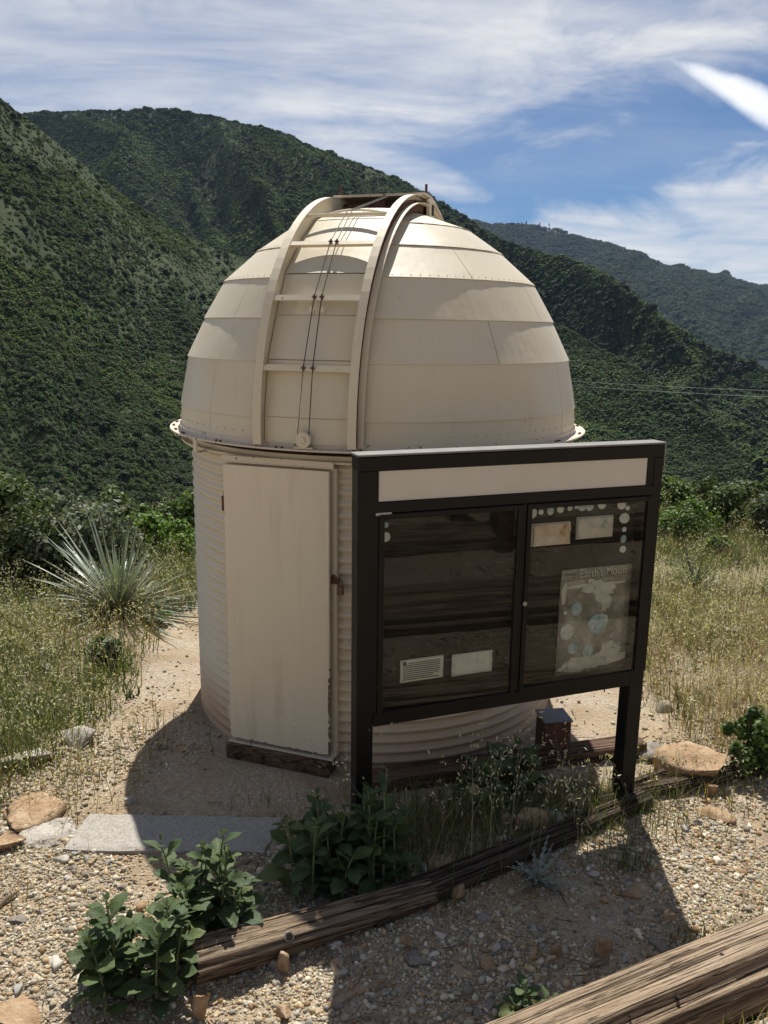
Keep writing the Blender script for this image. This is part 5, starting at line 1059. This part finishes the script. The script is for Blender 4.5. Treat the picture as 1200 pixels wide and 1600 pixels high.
LEAVES = []
def plant(px_, py_, nst, hmin, hmax, spread, lsize, label, seed, nl=15, name='leafy_plant', group=None):
    p_ = pz(px_, py_, 0.0); z_ = gzf(p_[0], p_[1]); o = empty(name, (float(p_[0]), float(p_[1]), z_-0.01)); r_ = random.Random(seed); m = MB()
    for s_ in range(nst):
        a = r_.uniform(0, 6.28); rr_ = spread*math.sqrt(r_.random()); bx_, by_ = rr_*math.cos(a)*0.75, rr_*math.sin(a)*0.55; h = r_.uniform(hmin, hmax)*(1.0-0.35*rr_/max(spread, 1e-3)); lx_, ly_ = 0.35*bx_+r_.uniform(-.04, .04), 0.35*by_+r_.uniform(-.04, .04)
        def sp(t): return Vector((bx_+lx_*t*t, by_+ly_*t*t, h*t))
        m.tube([sp(k/5) for k in range(6)], [0.0075-0.0045*k/5 for k in range(6)], 6)
        ph = r_.uniform(0, 6.28)
        for k in range(nl):
            t = 0.10+0.90*(k/(nl-1))**0.8; ph += 2.4+r_.uniform(-.3, .3); size = lsize*(0.62+0.55*math.sin(math.pi*min(1, 0.25+t*0.75)))*r_.uniform(0.75, 1.2)
            if t > 0.9: size *= 0.62
            el = R(r_.uniform(-8, 42)+ (36 if t > 0.9 else 26*t)); d = Vector((math.cos(ph)*math.cos(el), math.sin(ph)*math.cos(el), math.sin(el))); up = Vector((0, 0, 1)); yv = up.cross(d).normalized(); zv = d.cross(yv)
            roll_ = r_.uniform(-0.5, 0.5); y2 = yv*math.cos(roll_)+zv*math.sin(roll_); z2 = d.cross(y2)
            if len(LEAVES) < 6:
                V_, Fc = leafmesh(len(LEAVES)); lf = mk('leaf', V_, Fc, M_leaf, o, smooth=True); LEAVES.append(lf)
            else: lf = clone(LEAVES[r_.randrange(6)], o)
            q_ = sp(t); lf.matrix_basis = Matrix(((d.x*size, y2.x*size, z2.x*size, q_.x), (d.y*size, y2.y*size, z2.y*size, q_.y), (d.z*size, y2.z*size, z2.z*size, q_.z), (0, 0, 0, 1)))
    m.build('stem', M_stem, o); return tag(o, label, 'plant', group)
plant(215, 1555, 12, 0.30, 0.58, 0.22, 0.118, 'broad-leaved green plant spilling over the open log end', 1, 15)
plant(318, 1470, 11, 0.36, 0.68, 0.20, 0.118, 'broad-leaved green plant growing between paving slab and log', 2, 15)
plant(500, 1400, 11, 0.34, 0.62, 0.20, 0.12, 'broad-leaved green plant by the left post of the board', 3, 15)
plant(590, 1378, 12, 0.38, 0.66, 0.24, 0.118, 'dusky broad-leaved plant in shade under the left pane', 4, 13)
plant(800, 1245, 9, 0.16, 0.36, 0.26, 0.16, 'low leafy plant in shade before the red-brown box', 5, 9)
plant(515, 1560-190, 3, 0.05, 0.10, 0.06, 0.06, 'tiny leafy sprout at the foot of the bolted log', 6, 6)
plant(830, 1585, 4, 0.08, 0.20, 0.06, 0.085, 'small curled leafy weed against the big log', 7, 7)
plant(250, 975, 3, 0.12, 0.22, 0.08, 0.12, 'small leafy weed near the corrugated wall in grass', 8, 6)
# silver thistle: a flat star of narrow toothed leaves
tp = pz(838, 1378, 0.0); TH = empty('silver_thistle', (float(tp[0]), float(tp[1]), gzf(tp[0], tp[1])+0.01)); tag(TH, 'silvery spiny star-shaped thistle on the shaded gravel', 'thistle')
M_thistle = simple('silver_leaf', (0.20, 0.225, 0.185), 0.7, var=0.2, vs=40)
for k in range(15):
    a = 2*math.pi*k/15*1.0+random.uniform(-.2, .2); L_ = random.uniform(0.14, 0.27); el = R(random.uniform(8, 60)); V_ = []; Fc = []; n = 14
    for i_ in range(n+1):
        t = i_/n; r_ = L_*t*math.cos(el*(1-0.4*t)); z_ = L_*math.sin(el)*t*(1-0.35*t); w_ = (0.012*(1-t)+0.002)*(1.9 if i_ % 2 else 0.55)
        for sg in (-1, 0, 1): V_.append((r_*math.cos(a)-sg*w_*math.sin(a), r_*math.sin(a)+sg*w_*math.cos(a), z_+(0.004 if sg else 0)))
    for i_ in range(n):
        for e in (0, 1): A = i_*3+e; Fc.append((A, A+3, A+4, A+1))
    mk('leaf', V_, Fc, M_thistle, TH)
m = MB(); m.tube([(0, 0, -0.02), (0, 0, 0.05)], [0.010, 0.006], 6); m.build('stem', M_stem, TH)

# ------------------------------------------------------------------ haze: closed box of thin air round everything
m = MB(); m.box((-3400, -900, -82), (3400, 3900, 640)); HZ = m.build('haze', None)
hm = bpy.data.materials.new('thin_air'); hm.use_nodes = True; t = hm.node_tree; t.nodes.clear(); o_ = t.nodes.new('ShaderNodeOutputMaterial'); pv = t.nodes.new('ShaderNodeVolumePrincipled')
pv.inputs['Color'].default_value = (0.50, 0.70, 1.0, 1); pv.inputs['Density'].default_value = 0.00006; pv.inputs['Anisotropy'].default_value = 0.0; t.links.new(pv.outputs[0], o_.inputs['Volume']); HZ.data.materials.append(hm); tag(HZ, 'thin bluish haze in the valley air', None, None, 'stuff')
